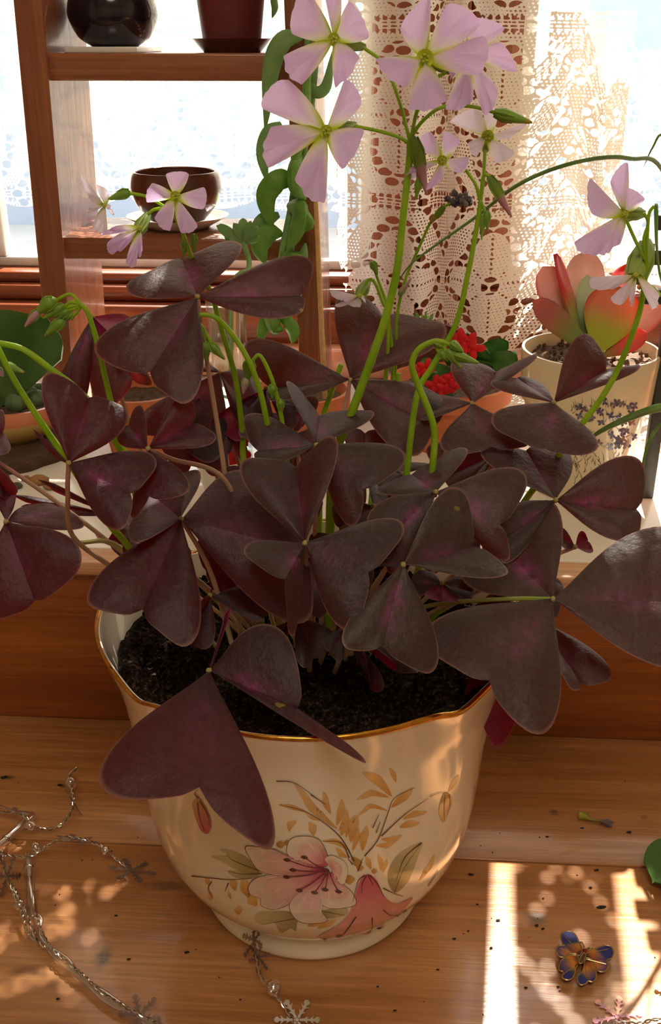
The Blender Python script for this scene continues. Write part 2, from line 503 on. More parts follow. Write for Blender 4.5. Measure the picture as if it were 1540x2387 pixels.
# wooden step up to the window sill
SZ = .127
riser = thing('trim_2', (0, .15, 0), 'brown wooden riser board behind the floral planter', 'riser', None, 'structure')
MB().box((-RX, .140, .0003), (RX, .158, SZ - .009), 0, .0008).build('board', M_RISER, riser)
sill = thing('trim_3', (0, .3, SZ), 'white glossy window sill carrying the row of pots', 'window sill', None, 'structure')
MB().box((-RX, .158, SZ - .03), (RX, .60, SZ), 0, .001).build('sill_slab', M_SILL, sill)
MB().box((-RX, .134, SZ - .009), (RX, .1575, SZ + .0005), 0, .002).build('nosing', M_NOSE, sill, label='pale pink wooden nosing')
ledge = struct_mesh('trim_4', [((-RX, .548, SZ), (RX, .572, SZ + .030))], plain('pink_tile', (206, 150, 122), .3, .08, 60, coat=.3), 'pinkish ledge along the back of the white sill', 'ledge', .003)

def window(name, x0, x1, label, vbar):
    w = thing(name, ((x0 + x1) / 2, WY, WZ0), label, 'window', None, 'structure')
    MB().box((x0 - .05, WY - .048, SZ), (x1 + .05, WY + .06, .192), 0, .004).build('apron', M_FRAME, w)
    MB().box((x0 - .05, WY - .030, .192), (x1 + .05, WY + .06, .208), 0, .004).build('sill_moulding', M_FRAME, w)
    MB().box((x0 - .05, WY - .018, .208), (x1 + .05, WY + .06, .219), 0, .003).build('bottom_rail', M_FRAME, w)
    MB().box((x0 - .05, WY - .02, WZ1), (x1 + .05, WY + .06, WZ1 + .05), 0, .004).build('top_rail', M_FRAME, w)
    for xx in ([(x0 - .05, x0), (x1, x1 + .05)]):
        MB().box((xx[0], WY - .018, .219), (xx[1], WY + .06, WZ1), 0, .004).build('stile', M_PIER, w)
    bead = plain('white_bead', (206, 208, 206), .4, .05, 50)
    MB().box((x0, WY + .01, .219), (x1, WY + .03, .229), 0, .002).build('glazing_bead', bead, w)
    for xx in ((x0, x0 + .012), (x1 - .012, x1)):
        MB().box((xx[0], WY + .01, .229), (xx[1], WY + .03, WZ1), 0, .002).build('glazing_bead', bead, w)
    MB().box((x0, WY + .02, .225), (x1, WY + .024, WZ1)).build('pane', M_GLASS, w, False)
window('window_1', WXL, PXL, 'sunlit wooden window behind the small plant ladder', 0)
window('window_2', PXR, WXR, 'sunlit wooden window behind the pink flapjack succulent', 0)
struct_mesh('trim_5', [((PXL + .0505, WY - .022, .219), (PXR - .0505, WY + .08, WZ1))], M_PIER, 'brown wooden post between the two windows behind the lace', 'window post', .003)
struct_mesh('trim_6', [((PXL + .0505, WY - .046, SZ), (PXR - .0505, WY + .08, .219))], M_PIER, 'brown wooden block below the post between the windows', 'window post', .003)

# ---------------------------------------------------------------- outdoors
t = NT('lawn'); nz = t.noise(t.coord('Object', (1, 1, 1)), 1.6, 6, .6)
M_LAWN = t.done(t.principled(t.ramp(nz, [(.3, s2l((70, 110, 40))), (.7, s2l((116, 158, 66)))]), .9))
MB().box((-30, .9, -1.4), (30, 60, -1.2)).build('ground_outside', M_LAWN, None, False, 'green lawn seen through the window', 'lawn', None, 'structure')
gw = thing('garden_wall', (0, 9.5, -1.2), 'tall pale rendered garden wall beyond the lawn', 'garden wall', None, 'structure')
MB().box((-14, 9.5, -1.2), (14, 9.7, 1.6), 0, .02).build('wall_face', plain('pale_render', (150, 160, 172), .9, .05, 6), gw)
MB().box((-14, 9.45, 1.6), (14, 9.75, 1.68), 0, .02).build('coping', plain('coping_stone', (206, 208, 208), .9, .1, 6), gw)
MB().box((-14, 5.2, -1.2), (14, 9.5, -1.17), 0, .005).build('path', plain('pale_paving', (170, 168, 162), .9, .06, 3), gw)

# ---------------------------------------------------------------- lace curtains (cut open-work: every hole is a real hole)
def hexhole(u, v, a, b, r, seed=0, jit=.16):
    """distance field of a staggered lattice of oval holes: >0 inside a hole"""
    j = np.round(v / b); uo = u - (np.mod(j, 2) * .5) * a
    i = np.round(uo / a)
    hsh = np.modf(np.sin(i * 12.9898 + j * 78.233 + seed) * 43758.5453)[0]
    du = (uo - i * a) / a + jit * (hsh * .5); dv = (v - j * b) / b + jit * .6 * np.cos(hsh * 9)
    return (r - np.sqrt(du ** 2 + dv ** 2 * 1.1)) * min(a, b)
def lace_field(u, v):
    """positive = thread, negative = hole, in metres"""
    TU, TV = .118, .150
    cu = (np.mod(u, TU) - TU / 2); cv = (np.mod(v, TV) - TV / 2)
    ang = np.arctan2(cv, cu); rad = np.hypot(cu * 1.15, cv)
    petal = .044 + .012 * np.cos(4 * ang)
    flower = np.abs(rad - petal) - .0068                       # ring of big holes round the flower
    d1 = np.abs(np.abs(cu) * 1.25 + np.abs(cv) - .100) - .0065  # diamonds joining them
    core = rad - .009
    ladder = np.abs(np.abs(cv) - .071) - .0032
    big = np.maximum(np.maximum(-flower, -d1), -core)
    hb = hexhole(u, v, .0122, .0086, .455, 3)
    h = np.where(big > 0, hb, -1)
    sq = np.minimum(.0018 - np.abs(np.mod(u, .0062) - .0031), .0016 - np.abs(np.mod(np.abs(cv) - .0678, .0044) - .0022))
    h = np.where((ladder < 0) & (big <= 0), sq, h)
    vein = np.abs(np.sin(ang * 4)) * rad
    dots = np.minimum(.0011 - np.abs(np.mod(rad, .0046) - .0023), .0013 - vein * .35)
    h = np.where((rad < petal - .008) & (rad > .012), np.maximum(h, dots), h)
    # fine filet net everywhere else
    row = np.floor(v / .0030)
    net = np.minimum(.00085 - np.abs(np.mod(u + row * .0011, .0034) - .0017), .00078 - np.abs(np.mod(v, .0030) - .0015))
    dense = (rad < petal - .007) | (np.mod(np.floor(u / .059), 2) == 0) & (np.abs(cv) > .05)
    net = np.where(dense, net - .00028, net)
    h = np.maximum(h, np.where(big > -.001, -1, net))
    return -h
def lace_sheet(name, us, vs, posf, keepf, label, cat, group=None, close=0.0):
    """marching squares over a (u,v) grid -> only the thread area becomes faces"""
    U, V = np.meshgrid(us, vs, indexing='ij')
    F = np.minimum(lace_field(U, V) + close * np.clip((V - .47) / .03, 0, 1), keepf(U, V))   # holes closed above the view, added to hold back the sun
    nu, nv = U.shape
    X, Y, Z = posf(U, V)
    P = np.stack([X, Y, Z], -1)
    base = np.arange(nu * nv).reshape(nu, nv)
    verts = [P.reshape(-1, 3)]
    def cross(axis):
        a = F[:-1, :] if axis == 0 else F[:, :-1]
        b = F[1:, :] if axis == 0 else F[:, 1:]
        pa = P[:-1, :] if axis == 0 else P[:, :-1]
        pb = P[1:, :] if axis == 0 else P[:, 1:]
        den = np.where(np.abs(a - b) < 1e-12, 1, a - b)
        tt = np.clip(np.where(np.abs(a - b) < 1e-12, .5, a / den), .02, .98)[..., None]
        return pa + (pb - pa) * tt
    hx, vx = cross(0), cross(1)
    n0 = nu * nv; idh = n0 + np.arange(hx.shape[0] * hx.shape[1]).reshape(hx.shape[:2])
    n1 = n0 + idh.size; idv = n1 + np.arange(vx.shape[0] * vx.shape[1]).reshape(vx.shape[:2])
    allv = np.concatenate([verts[0], hx.reshape(-1, 3), vx.reshape(-1, 3)])
    s = F > 0
    code = s[:-1, :-1] * 1 + s[1:, :-1] * 2 + s[1:, 1:] * 4 + s[:-1, 1:] * 8
    faces3, faces4, faces5 = [], [], []
    for k in range(1, 16):
        I, J = np.nonzero(code == k)
        if len(I) == 0: continue
        C = [base[I, J], base[I + 1, J], base[I + 1, J + 1], base[I, J + 1]]
        E = [idh[I, J], idv[I + 1, J], idh[I, J + 1], idv[I, J]]
        poly = []
        for c in range(4):
            if k >> c & 1: poly.append(C[c])
            if (k >> c & 1) != (k >> ((c + 1) % 4) & 1): poly.append(E[c])
        for q in range(1, len(poly) - 1):
            faces3.append(np.stack([poly[0], poly[q], poly[q + 1]], -1)) if len(poly) != 4 else None
        if len(poly) == 4: faces4.append(np.stack(poly, -1))
    f3 = np.concatenate(faces3); f4 = np.concatenate(faces4)
    used = np.zeros(len(allv), bool); used[f3.ravel()] = True; used[f4.ravel()] = True
    remap = np.cumsum(used) - 1
    allv = allv[used]; f3 = remap[f3]; f4 = remap[f4]
    me = bpy.data.meshes.new(name)
    me.vertices.add(len(allv)); me.vertices.foreach_set('co', allv.astype(np.float32).ravel())
    nl = f3.size + f4.size
    me.loops.add(nl); me.loops.foreach_set('vertex_index', np.concatenate([f3.ravel(), f4.ravel()]).astype(np.int32))
    npoly = len(f3) + len(f4)
    me.polygons.add(npoly)
    st = np.concatenate([np.arange(len(f3)) * 3, f3.size + np.arange(len(f4)) * 4]).astype(np.int32)
    me.polygons.foreach_set('loop_start', st)
    me.polygons.foreach_set('use_smooth', np.ones(npoly, bool))
    me.update(calc_edges=True); me.validate()
    me.materials.append(M_LACE)
    o = bpy.data.objects.new(name, me); COL.objects.link(o); WT[o.name_full] = Vector((0, 0, 0))
    tag(o, label, cat, group)
    return o
def vrows(lo, mid, hi, f, c):
    return np.concatenate([np.arange(lo, mid, f), np.arange(mid, hi, c)])

LY = .555
cx0 = atY(783, 400, LY).x; cx1 = atY(1330, 400, LY).x
cz_bot = atY(1000, 836, LY).z
def mid_pos(u, v):
    # gathered folds, deeper towards the middle; the drop flares a little at the hem
    x = cx0 + u * .88 - .012 * np.cos(u * 40) * np.minimum(1, u * 12)
    fold = .016 * np.sin(u * 58 + 1.2 * np.sin(v * 3)) * np.minimum(1, u * 14) + .006 * np.sin(u * 131 + v * 5)
    return x, LY + fold, v + 0 * u
def mid_keep(u, v):
    hem = cz_bot + .006 * np.abs(np.sin(u * 52)) + .085 * np.clip(1 - u / .06, 0, 1) ** 1.5
    side = u - .002 - .003 * np.sin(v * 90) - .03 * np.clip((.26 - v) / .1, 0, 1) ** 2
    gap = np.where((v > .46) & (v < .78), (.156 - cx0) / .88 - u, np.where(v >= .78, (.176 - cx0) / .88 - u, 1))
    return np.minimum(np.minimum(v - hem, side), gap)
lace_sheet('lace_curtain', np.arange(0, .31, .00085), vrows(.125, .475, 1.15, .00085, .0016), mid_pos, mid_keep,
           'gathered white lace curtain hanging in front of the window post', 'curtain', 'lace curtains', .0030)
rx0 = atY(1205, 400, .575).x
def r_pos(u, v):
    x = rx0 + u * .95
    fold = .010 * np.sin(u * 37 + 1.5) + .005 * np.sin(u * 90 + v * 4)
    return x, .588 + fold, v + 0 * u
scx = (atY(1560, -90, .588).x - rx0) / .95; scz = atY(1560, -90, .588).z
scr = math.hypot(atY(1380, 0, .588).x - atY(1560, -90, .588).x, atY(1380, 0, .588).z - scz)
def r_keep(u, v):
    hem = v - (SZ + .06)
    sc = np.hypot(u * .95 - scx * .95, v - scz) - scr - .004 * np.abs(np.sin(np.arctan2(v - scz, u - scx) * 16))
    sc = np.where(v > scz, np.maximum(sc, -.9 * (scr - np.abs(u - scx) * .95)), sc)
    gap = np.where((v > .46) & (v < .78), u - (.171 - rx0) / .95, 1)
    gap = np.minimum(gap, np.where((v > .46) & (v < .78), np.abs(u - (.238 - rx0) / .95) - .009, 1))
    return np.minimum(np.minimum(hem, sc), gap)
lace_sheet('lace_curtain', np.arange(0, .50, .0010), vrows(.18, .47, 1.15, .0010, .002), r_pos, r_keep,
           'bright lace curtain with a scalloped edge behind the flapjack succulent', 'curtain', 'lace curtains', .0021)
lx0 = WXL - .03; lx1 = atY(795, 300, .585).x
vz = atY(400, 468, .585).z
def l_pos(u, v):
    return lx0 + u, .585 + .008 * np.sin(u * 45) + .003 * np.sin(u * 120 + v * 9), v + 0 * u
def l_keep(u, v):
    return np.minimum(v - (vz - .009 * np.abs(np.sin(u * 48 + .6)) ** .7 + .004 * np.sin(u * 9)), (lx1 - lx0) - u)
lace_sheet('lace_valance', np.arange(0, lx1 - lx0 + .004, .0010), vrows(vz - .02, .47, 1.15, .0010, .002), l_pos, l_keep,
           'short lace curtain with a wavy hem behind the plant ladder', 'curtain', 'lace curtains', .0017)

# ---------------------------------------------------------------- plant ladder
LF, LB = .42, .53
lad = thing('plant_ladder', (atY(400, 560, LF).x, .47, SZ), 'small brown wooden ladder shelf standing on the white sill', 'plant ladder')
def side_board(pxt, pxb, wpx):
    a = atY(pxt, 0, LF); c = atY(pxb, 650, LF)
    w = wpx * dep(a) / FPX
    sl = (c.x - a.x) / (c.z - a.z)
    xb = a.x + sl * (SZ - a.z); zt = .62; xt = a.x + sl * (zt - a.z)
    b = MB()
    y0, y1 = LF - .006, LB
    vs = [(xb, y0, SZ), (xb + w, y0, SZ), (xb + w, y1, SZ), (xb, y1, SZ), (xt, y0, zt), (xt + w, y0, zt), (xt + w, y1, zt), (xt, y1, zt)]
    b.add(vs, [(0,3,2,1),(4,5,6,7),(0,1,5,4),(1,2,6,5),(2,3,7,6),(3,0,4,7)])
    o = b.build('side_board', M_LADDER, lad, False)
    m = o.modifiers.new('bevel', 'BEVEL'); m.width = .0015; m.segments = 2
    return xb + w, xb
xl, _ = side_board(36, 97, 68)
_, xr = side_board(663, 690, 64)
def shelf_board(py_top, py_bot, x0, x1):
    zt = atY(400, py_top, LF).z; zb = atY(400, py_bot, LF).z
    MB().box((x0 - .004, LF, zb), (x1 + .004, LB, zt), 0, .0016).build('shelf_board', M_SHELF, lad)
    return zt
zs1 = shelf_board(124, 189, atY(106, 150, LF).x, atY(666, 150, LF).x)
zs2 = shelf_board(556, 607, atY(143, 580, LF).x, atY(690, 580, LF).x)
# ---------------------------------------------------------------- floral planter with purple shamrock
plant = thing('potted_shamrock', (0, 0, 0), 'purple-leaved shamrock with lilac flowers in a cream floral planter with gilt rim', 'potted plant')
RIMZ = .1745
def scallop(r, z, a):
    ph = a + math.pi / 2                      # 0 faces the viewer
    w = min(1, max(0, (z - .095) / (RIMZ - .095))); w = w * w * (3 - 2 * w)
    d = abs(((ph + math.pi / 4) % (math.pi / 2)) - math.pi / 4)      # distance from lobe centre
    dd = math.pi / 4 - d                                           # distance from cusp
    pin = math.exp(-(dd / .13) ** 2)
    return r * (1 + w * (.012 * math.cos(2 * d) ** 2 - .022 * pin)), w * (-.006 * pin + .001 * (1 - pin))
PROF_OUT = [(.001, .0), (.058, 0), (.0610, .0012), (.0622, .004), (.0618, .009), (.0590, .0125), (.0596, .0145), (.0640, .0185), (.0705, .0255), (.0775, .035), (.0832, .047),
            (.0868, .061), (.0890, .077), (.0902, .094), (.0914, .110), (.0936, .126), (.0957, .142), (.0990, .156), (.1028, .167), (.1052, RIMZ)]
PROF_IN = [(.1044, RIMZ + .0012), (.1030, RIMZ + .0008), (.1003, .165), (.0965, .155), (.0935, .140), (.089, .125), (.086, .105), (.001, .1)]
pb = MB().lathe(PROF_OUT + PROF_IN, 128, (0, 0, 0), 0, scallop)
pot = pb.build('planter', M_POT, plant, label='cream glazed planter with scalloped rim')
n_out = 128 * len(PROF_OUT)
POT_BVH = BVHTree.FromPolygons([Vector(v) for v in pb.v[:n_out]], [f for f in pb.f if max(f) < n_out])
rim = []
for k in range(160):
    a = 2 * math.pi * k / 160
    q, dz = scallop(.1046, RIMZ, a)
    rim.append(Vector((q * math.cos(a), q * math.sin(a), RIMZ + dz + .0006)))
MB().tube(rim + [rim[0], rim[1]], [.0011, .0016, .0010, .0015, .0009, .0015, .0012], 8, flat=.8).build('gilt_rim', M_GILT, pot, label='thin gold line round the scalloped rim')
# soil
b = MB(); nr, na = 26, 110
vs = [(0, 0, .150)]
for i in range(1, nr + 1):
    for k in range(na):
        a = 2 * math.pi * k / na
        q, dz = scallop(.0962 * i / nr, .157, a)
        h = .151 + .006 * (i / nr) ** 3 + random.uniform(-.0016, .0016) + .0025 * math.sin(a * 3 + i * .4) * math.sin(i * .31)
        if i == nr: h -= .003
        vs.append((q * math.cos(a), q * math.sin(a), h))
fs = [(0, 1 + k, 1 + (k + 1) % na) for k in range(na)]
for i in range(nr - 1):
    for k in range(na):
        k2 = (k + 1) % na
        fs.append((1 + i * na + k, 1 + (i + 1) * na + k, 1 + (i + 1) * na + k2, 1 + i * na + k2))
b.add(vs, fs)
soil = b.build('soil', M_SOIL, plant, label='dark crumbly potting soil')
b = MB()
for k in range(2200):
    a = random.uniform(0, 6.283); q = .094 * math.sqrt(random.random())
    b.ball((q * math.cos(a), q * math.sin(a), .1535 + random.uniform(-.001, .003) + .004 * (q / .094) ** 3), random.uniform(.0005, .0018), 0, 5, 3, .35)
b.build('soil_crumb', M_SOIL, soil, False, kind='stuff')

# ---- hand-painted print: fired on to the glaze, follows its curve
def fan(poly, n=6): return [tuple(p) for p in cr(poly, n, True)]
PRINT = MB()
def pz(pts): return [(420 + x / 2.5667, 1780 + y / 2.5667) for x, y in pts]     # crop units -> photo pixels
def cast(px, py, lift, bvh=POT_BVH):
    d = ray(px, py).normalized()
    h = bvh.ray_cast(CAM, d)
    if h[0] is None: return None
    n = h[1] if h[1].dot(d) < 0 else -h[1]
    return h[0] + n * lift
def decal(mb, pts, c0, c1, axis=None, layer=1, bvh=POT_BVH, smooth=6, step=5.0, radial=None):
    poly = fan(pts, smooth) if smooth else pts
    p2 = [Vector(p) for p in poly]; n = len(p2)
    xs = [p.x for p in p2]; ys = [p.y for p in p2]
    extra = []
    x = min(xs) + step / 2
    while x < max(xs):
        y = min(ys) + step / 2
        while y < max(ys):
            q = Vector((x, y))
            inside = False; j = n - 1
            for i in range(n):
                a, c = p2[i], p2[j]
                if (a.y > y) != (c.y > y) and x < (c.x - a.x) * (y - a.y) / (c.y - a.y) + a.x: inside = not inside
                j = i
            if inside and min((q - a).length for a in p2) > step * .45: extra.append(q)
            y += step
        x += step
    r = delaunay_2d_cdt(p2 + extra, [(i, (i + 1) % n) for i in range(n)], [list(range(n))], 1, 1e-5)
    V, F = r[0], r[2]
    W = []
    for p in V:
        w = cast(p.x, p.y, .00008 + .00009 * layer, bvh)
        if w is None: return
        W.append(w)
    a0, a1 = (Vector(pts[0]), Vector(pts[len(pts) // 2])) if axis is None else (Vector(axis[0]), Vector(axis[1]))
    ax = a1 - a0; L2 = max(ax.length_squared, 1e-6)
    C0, C1 = np.array(s2l(c0)), np.array(s2l(c1))
    cs = []
    for p in V:
        tt = (p - a0).dot(ax) / L2 if not radial else (p - a0).length / ax.length
        tt = min(1, max(0, tt)); tt = tt * tt * (3 - 2 * tt)
        cs.append(tuple(lerp(C0, C1, tt)))
    F2 = []
    for f in F:
        nn = (W[f[1]] - W[f[0]]).cross(W[f[2]] - W[f[0]])
        F2.append(f if nn.dot(CAM - W[f[0]]) > 0 else tuple(reversed(f)))
    mb.add(W, F2, 0, None, cs)
def stroke(mb, pts, w, c, layer=3, bvh=POT_BVH, taper=True):
    P = cr(pts, 6); m = len(P)
    L, Rr = [], []
    for i in range(m):
        d = P[min(i + 1, m - 1)] - P[max(i - 1, 0)]
        d = d.normalized() if d.length else Vector((1, 0))
        q = Vector((-d.y, d.x)); ww = w * .5 * ((1 - .75 * i / m) if taper else 1)
        L.append(P[i] + q * ww); Rr.append(P[i] - q * ww)
    vs = []
    for a, c_ in zip(L, Rr):
        A, B = cast(a.x, a.y, .00008 + .00009 * layer, bvh), cast(c_.x, c_.y, .00008 + .00009 * layer, bvh)
        if A is None or B is None: return
        vs += [A, B]
    fs = [(2 * i, 2 * i + 1, 2 * i + 3, 2 * i + 2) for i in range(m - 1)]
    mb.add(vs, fs, 0, None, [s2l(c)] * len(vs))
WHT, PNK, DPK = (238, 226, 206), (222, 150, 156), (190, 72, 100)
ORG, ORG2, GRN, GRN2, BRN = (214, 160, 84), (230, 190, 126), (160, 146, 96), (206, 194, 152), (84, 50, 40)
dcz = lambda pts, c0, c1, axis=None, layer=1, **k: decal(PRINT, pz(pts), c0, c1, pz(axis) if axis else None, layer, **k)
stz = lambda pts, w, c=BRN, layer=5, **k: stroke(PRINT, pz(pts), w, c, layer, **k)
# green-brown leaves behind
for pts in ([(475, 640), (400, 560), (300, 515), (235, 512), (280, 545), (185, 552), (260, 590), (350, 640), (430, 665)],
            [(490, 655), (420, 650), (340, 640), (285, 642), (330, 680), (410, 690)],
            [(715, 920), (660, 885), (560, 880), (465, 890), (445, 935), (490, 960), (560, 950), (600, 1010), (660, 985), (690, 1000), (700, 950)],
            [(1280, 770), (1240, 690), (1260, 600), (1330, 520), (1445, 470), (1420, 560), (1390, 640), (1350, 720)],
            [(850, 880), (930, 865), (1000, 870), (985, 905), (900, 925), (850, 915)]):
    dcz(pts, GRN, GRN2, None, 1)
    stz([pts[0], (sum(p[0] for p in pts) / len(pts), sum(p[1] for p in pts) / len(pts)), pts[len(pts) // 2]], 2.2, (110, 90, 56), 2)
# orange sprays
def spray(root, tip, w, bend=0, c=(ORG, ORG2)):
    rx_, ry_ = root; tx_, ty_ = tip
    mx, my = (rx_ + tx_) / 2, (ry_ + ty_) / 2; dx, dy = tx_ - rx_, ty_ - ry_; L = math.hypot(dx, dy)
    nx, ny = -dy / L, dx / L; w *= 1.25
    mx += nx * bend; my += ny * bend
    dcz([(rx_, ry_), (mx + nx * w * .5, my + ny * w * .5), (lerp(mx, tx_, .55) + nx * w * .45, lerp(my, ty_, .55) + ny * w * .45), (tx_, ty_),
         (lerp(mx, tx_, .5) - nx * w * .3, lerp(my, ty_, .5) - ny * w * .3), (mx - nx * w * .5, my - ny * w * .5)], c[0], c[1], [(rx_, ry_), (tx_, ty_)], 1, step=7)
for root, tip, w, bd in [((940, 390), (680, 120), 40, -20), ((900, 300), (855, 165), 34, -8), ((935, 370), (965, 210), 38, 10), ((950, 400), (995, 270), 30, 14), ((900, 350), (810, 265), 26, -6),
                         ((1020, 470), (1055, 310), 46, -10), ((990, 440), (1050, 300), 30, -14), ((1030, 520), (1060, 370), 28, 10), ((1090, 520), (1115, 370), 40, -8), ((960, 430), (1000, 330), 34, 0),
                         ((1265, 195), (1085, 48), 44, 22), ((1290, 110), (1250, 25), 24, 6), ((1250, 200), (1055, 215), 30, 34), ((1240, 280), (1060, 310), 22, 44), ((1260, 260), (1390, 140), 40, 4),
                         ((1330, 330), (1475, 285), 28, -8), ((1310, 380), (1430, 350), 34, -6), ((1200, 450), (1325, 425), 30, 18), ((1170, 490), (1280, 470), 26, 8), ((760, 290), (590, 245), 22, 6),
                         ((840, 340), (740, 285), 20, -8), ((1015, 520), (850, 460), 26, 22), ((800, 430), (770, 350), 40, 8), ((650, 405), (690, 335), 34, -16), ((1000, 560), (930, 505), 30, -8),
                         ((1200, 640), (1180, 540), 24, 8), ((1210, 650), (1235, 570), 22, 0), ((1140, 630), (1110, 555), 28, 0), ((1430, 700), (1520, 540), 22, 10), ((1440, 690), (1490, 600), 20, 0),
                         ((330, 760), (300, 690), 34, 6), ((380, 750), (365, 700), 24, 0), ((175, 725), (150, 680), 24, 0), ((185, 820), (170, 760), 24, 0), ((305, 810), (285, 765), 16, 0), ((410, 800), (370, 690), 50, 0), ((460, 850), (400, 780), 50, 0),
                         ((1545, 830), (1470, 650), 20, -8), ((760, 970), (860, 935), 34, 0), ((820, 985), (930, 930), 30, 0), ((350, 905), (345, 850), 40, 0)]:
    spray(root, tip, w, bd)
for pts in ([(1040, 580), (960, 440), (860, 350), (740, 280), (590, 240)], [(1010, 560), (960, 470), (850, 460)], [(780, 180), (870, 240)], [(575, 100), (680, 110), (800, 190)],
            [(1100, 550), (1180, 450), (1240, 290), (1280, 200), (1400, 140)], [(1200, 430), (1340, 300), (1480, 205)], [(1060, 640), (1090, 560)], [(70, 670), (180, 680), (300, 690), (430, 680)],
            [(190, 700), (170, 745), (195, 800)], [(290, 710), (270, 760)], [(1030, 600), (1000, 560)], [(1170, 410), (1195, 340)], [(1150, 380), (1185, 300)], [(1210, 740), (1270, 770), (1330, 790)],
            [(1440, 470), (1340, 560), (1290, 700)], [(1480, 730), (1540, 640)]):
    stz(pts, 3.0, (100, 66, 48), 4)
for p in ((1060, 590, 30), (1075, 620, 22), (1010, 690, 34), (1040, 570, 20), (1160, 640, 18), (600, 480, 26), (640, 470, 20)):
    dcz([(p[0] - p[2], p[1]), (p[0], p[1] - p[2] * .8), (p[0] + p[2], p[1]), (p[0], p[1] + p[2] * .9)], (178, 128, 66), (206, 166, 100), None, 2)
# pink bell
dcz([(1110, 660), (1060, 730), (1030, 850), (960, 950), (830, 1030), (900, 1050), (1000, 1035), (1060, 1020), (1120, 1020), (1170, 985), (1210, 985), (1230, 935), (1300, 905), (1390, 800), (1290, 835), (1220, 790), (1170, 690)],
    (206, 96, 118), (226, 168, 160), [(1110, 670), (1110, 1000)], 3)
for pts in ([(1110, 665), (1085, 720), (1085, 770)], [(1120, 660), (1150, 720)], [(1050, 910), (980, 1010), (940, 1030)], [(1145, 915), (1145, 980), (1120, 1020)], [(1210, 870), (1250, 900), (1300, 905)], [(1100, 660), (1060, 700), (1030, 820)], [(1130, 660), (1180, 720), (1215, 790)]):
    stz(pts, 2.6, (90, 40, 48), 6)
for x, y in ((945, 1028), (865, 1050), (1340, 882), (1305, 905), (1185, 985)):
    dcz([(x - 16, y), (x, y - 7), (x + 16, y - 2), (x, y + 7)], BRN, BRN, None, 7, step=20)
# white lily: six petals, each an outline, a white body and a pink heart
HEART = (885, 625)
petals = [[(640, 545), (560, 510), (470, 495), (395, 495), (420, 560), (470, 630), (560, 660), (700, 665), (860, 630)],
          [(660, 665), (560, 665), (460, 680), (412, 730), (425, 780), (480, 800), (490, 845), (560, 865), (640, 840), (700, 780), (860, 650)],
          [(880, 580), (870, 520), (820, 445), (720, 430), (660, 450), (640, 500), (650, 545), (740, 610), (860, 610)],
          [(870, 660), (780, 720), (680, 800), (655, 860), (700, 930), (780, 950), (875, 935), (845, 880), (850, 840), (830, 780)],
          [(910, 650), (850, 690), (820, 760), (840, 830), (900, 860), (990, 855), (1048, 830), (1020, 760), (960, 710)],
          [(900, 545), (865, 570), (900, 620), (930, 690), (975, 715), (1000, 640), (985, 590), (945, 560)]]
for i, p in enumerate(petals):
    gc = (sum(q[0] for q in p) / len(p), sum(q[1] for q in p) / len(p))
    big = [(gc[0] + (q[0] - gc[0]) * 1.035, gc[1] + (q[1] - gc[1]) * 1.035) for q in p]
    dcz(big, (128, 88, 66), (128, 88, 66), None, 4)
    dcz(p, DPK if i != 5 else PNK, WHT, [HEART, (lerp(HEART[0], gc[0], 1.75), lerp(HEART[1], gc[1], 1.75))], 5, radial=True)
    inner = [(lerp(gc[0], q[0], .62) + (HEART[0] - gc[0]) * .16, lerp(gc[1], q[1], .62) + (HEART[1] - gc[1]) * .16) for q in p]
    dcz(inner, (196, 88, 112), (232, 188, 180), [HEART, gc], 6, radial=True)
    for s in (-.5, 0, .5):
        a = math.atan2(gc[1] - HEART[1], gc[0] - HEART[0]) + s * .5
        L = math.hypot(gc[0] - HEART[0], gc[1] - HEART[1])
        stz([(HEART[0] + L * .9 * math.cos(a), HEART[1] + L * .9 * math.sin(a)), (HEART[0] + L * 1.25 * math.cos(a), HEART[1] + L * 1.25 * math.sin(a) + 6)], 2.2, (246, 232, 222), 7)
for x, y in ((640, 568), (675, 628), (637, 670), (742, 552), (713, 750), (803, 763), (865, 745), (945, 757)):
    stz([(x, y), (lerp(x, HEART[0], .5), lerp(y, HEART[1], .5) + 12), HEART], 2.4, (120, 36, 60), 8, taper=False)
    dcz([(x - 22, y - 3), (x, y - 11), (x + 22, y + 3), (x, y + 11)], (74, 32, 30), (96, 46, 40), None, 9, step=20)
# falling bud on the left, hanging pod on the right
dcz([(110, 200), (75, 230), (85, 300), (120, 390), (160, 420), (185, 380), (180, 320), (150, 250)], (196, 160, 120), (206, 110, 118), [(110, 200), (160, 415)], 2)
stz([(110, 205), (90, 175), (110, 150)], 3, (100, 66, 48)); stz([(105, 230), (120, 330), (150, 400)], 2.2, (120, 60, 60)); stz([(120, 220), (165, 300), (180, 370)], 2.2, (120, 60, 60))
pod = [(1034, 1848), (1026, 1868), (1022, 1895), (1032, 1916), (1043, 1898), (1053, 1868), (1047, 1850)]
decal(PRINT, pod, (172, 126, 66), (222, 186, 120), None, 2)
stroke(PRINT, [(1000, 1856), (1020, 1848), (1042, 1846)], 2, (100, 66, 48), 4); stroke(PRINT, [(1036, 1852), (1034, 1880), (1034, 1912)], 2, (110, 70, 44), 4)
stroke(PRINT, [(1046, 1852), (1048, 1872), (1040, 1900)], 1.6, (110, 70, 44), 4)
decal(PRINT, [(1044, 1846), (1052, 1822), (1068, 1806), (1064, 1826)], ORG2, (232, 204, 160), None, 1)
PRINT.build('painted_lilies', M_PRINT, pot, label='pink lilies with orange sprays painted on the cream glaze')

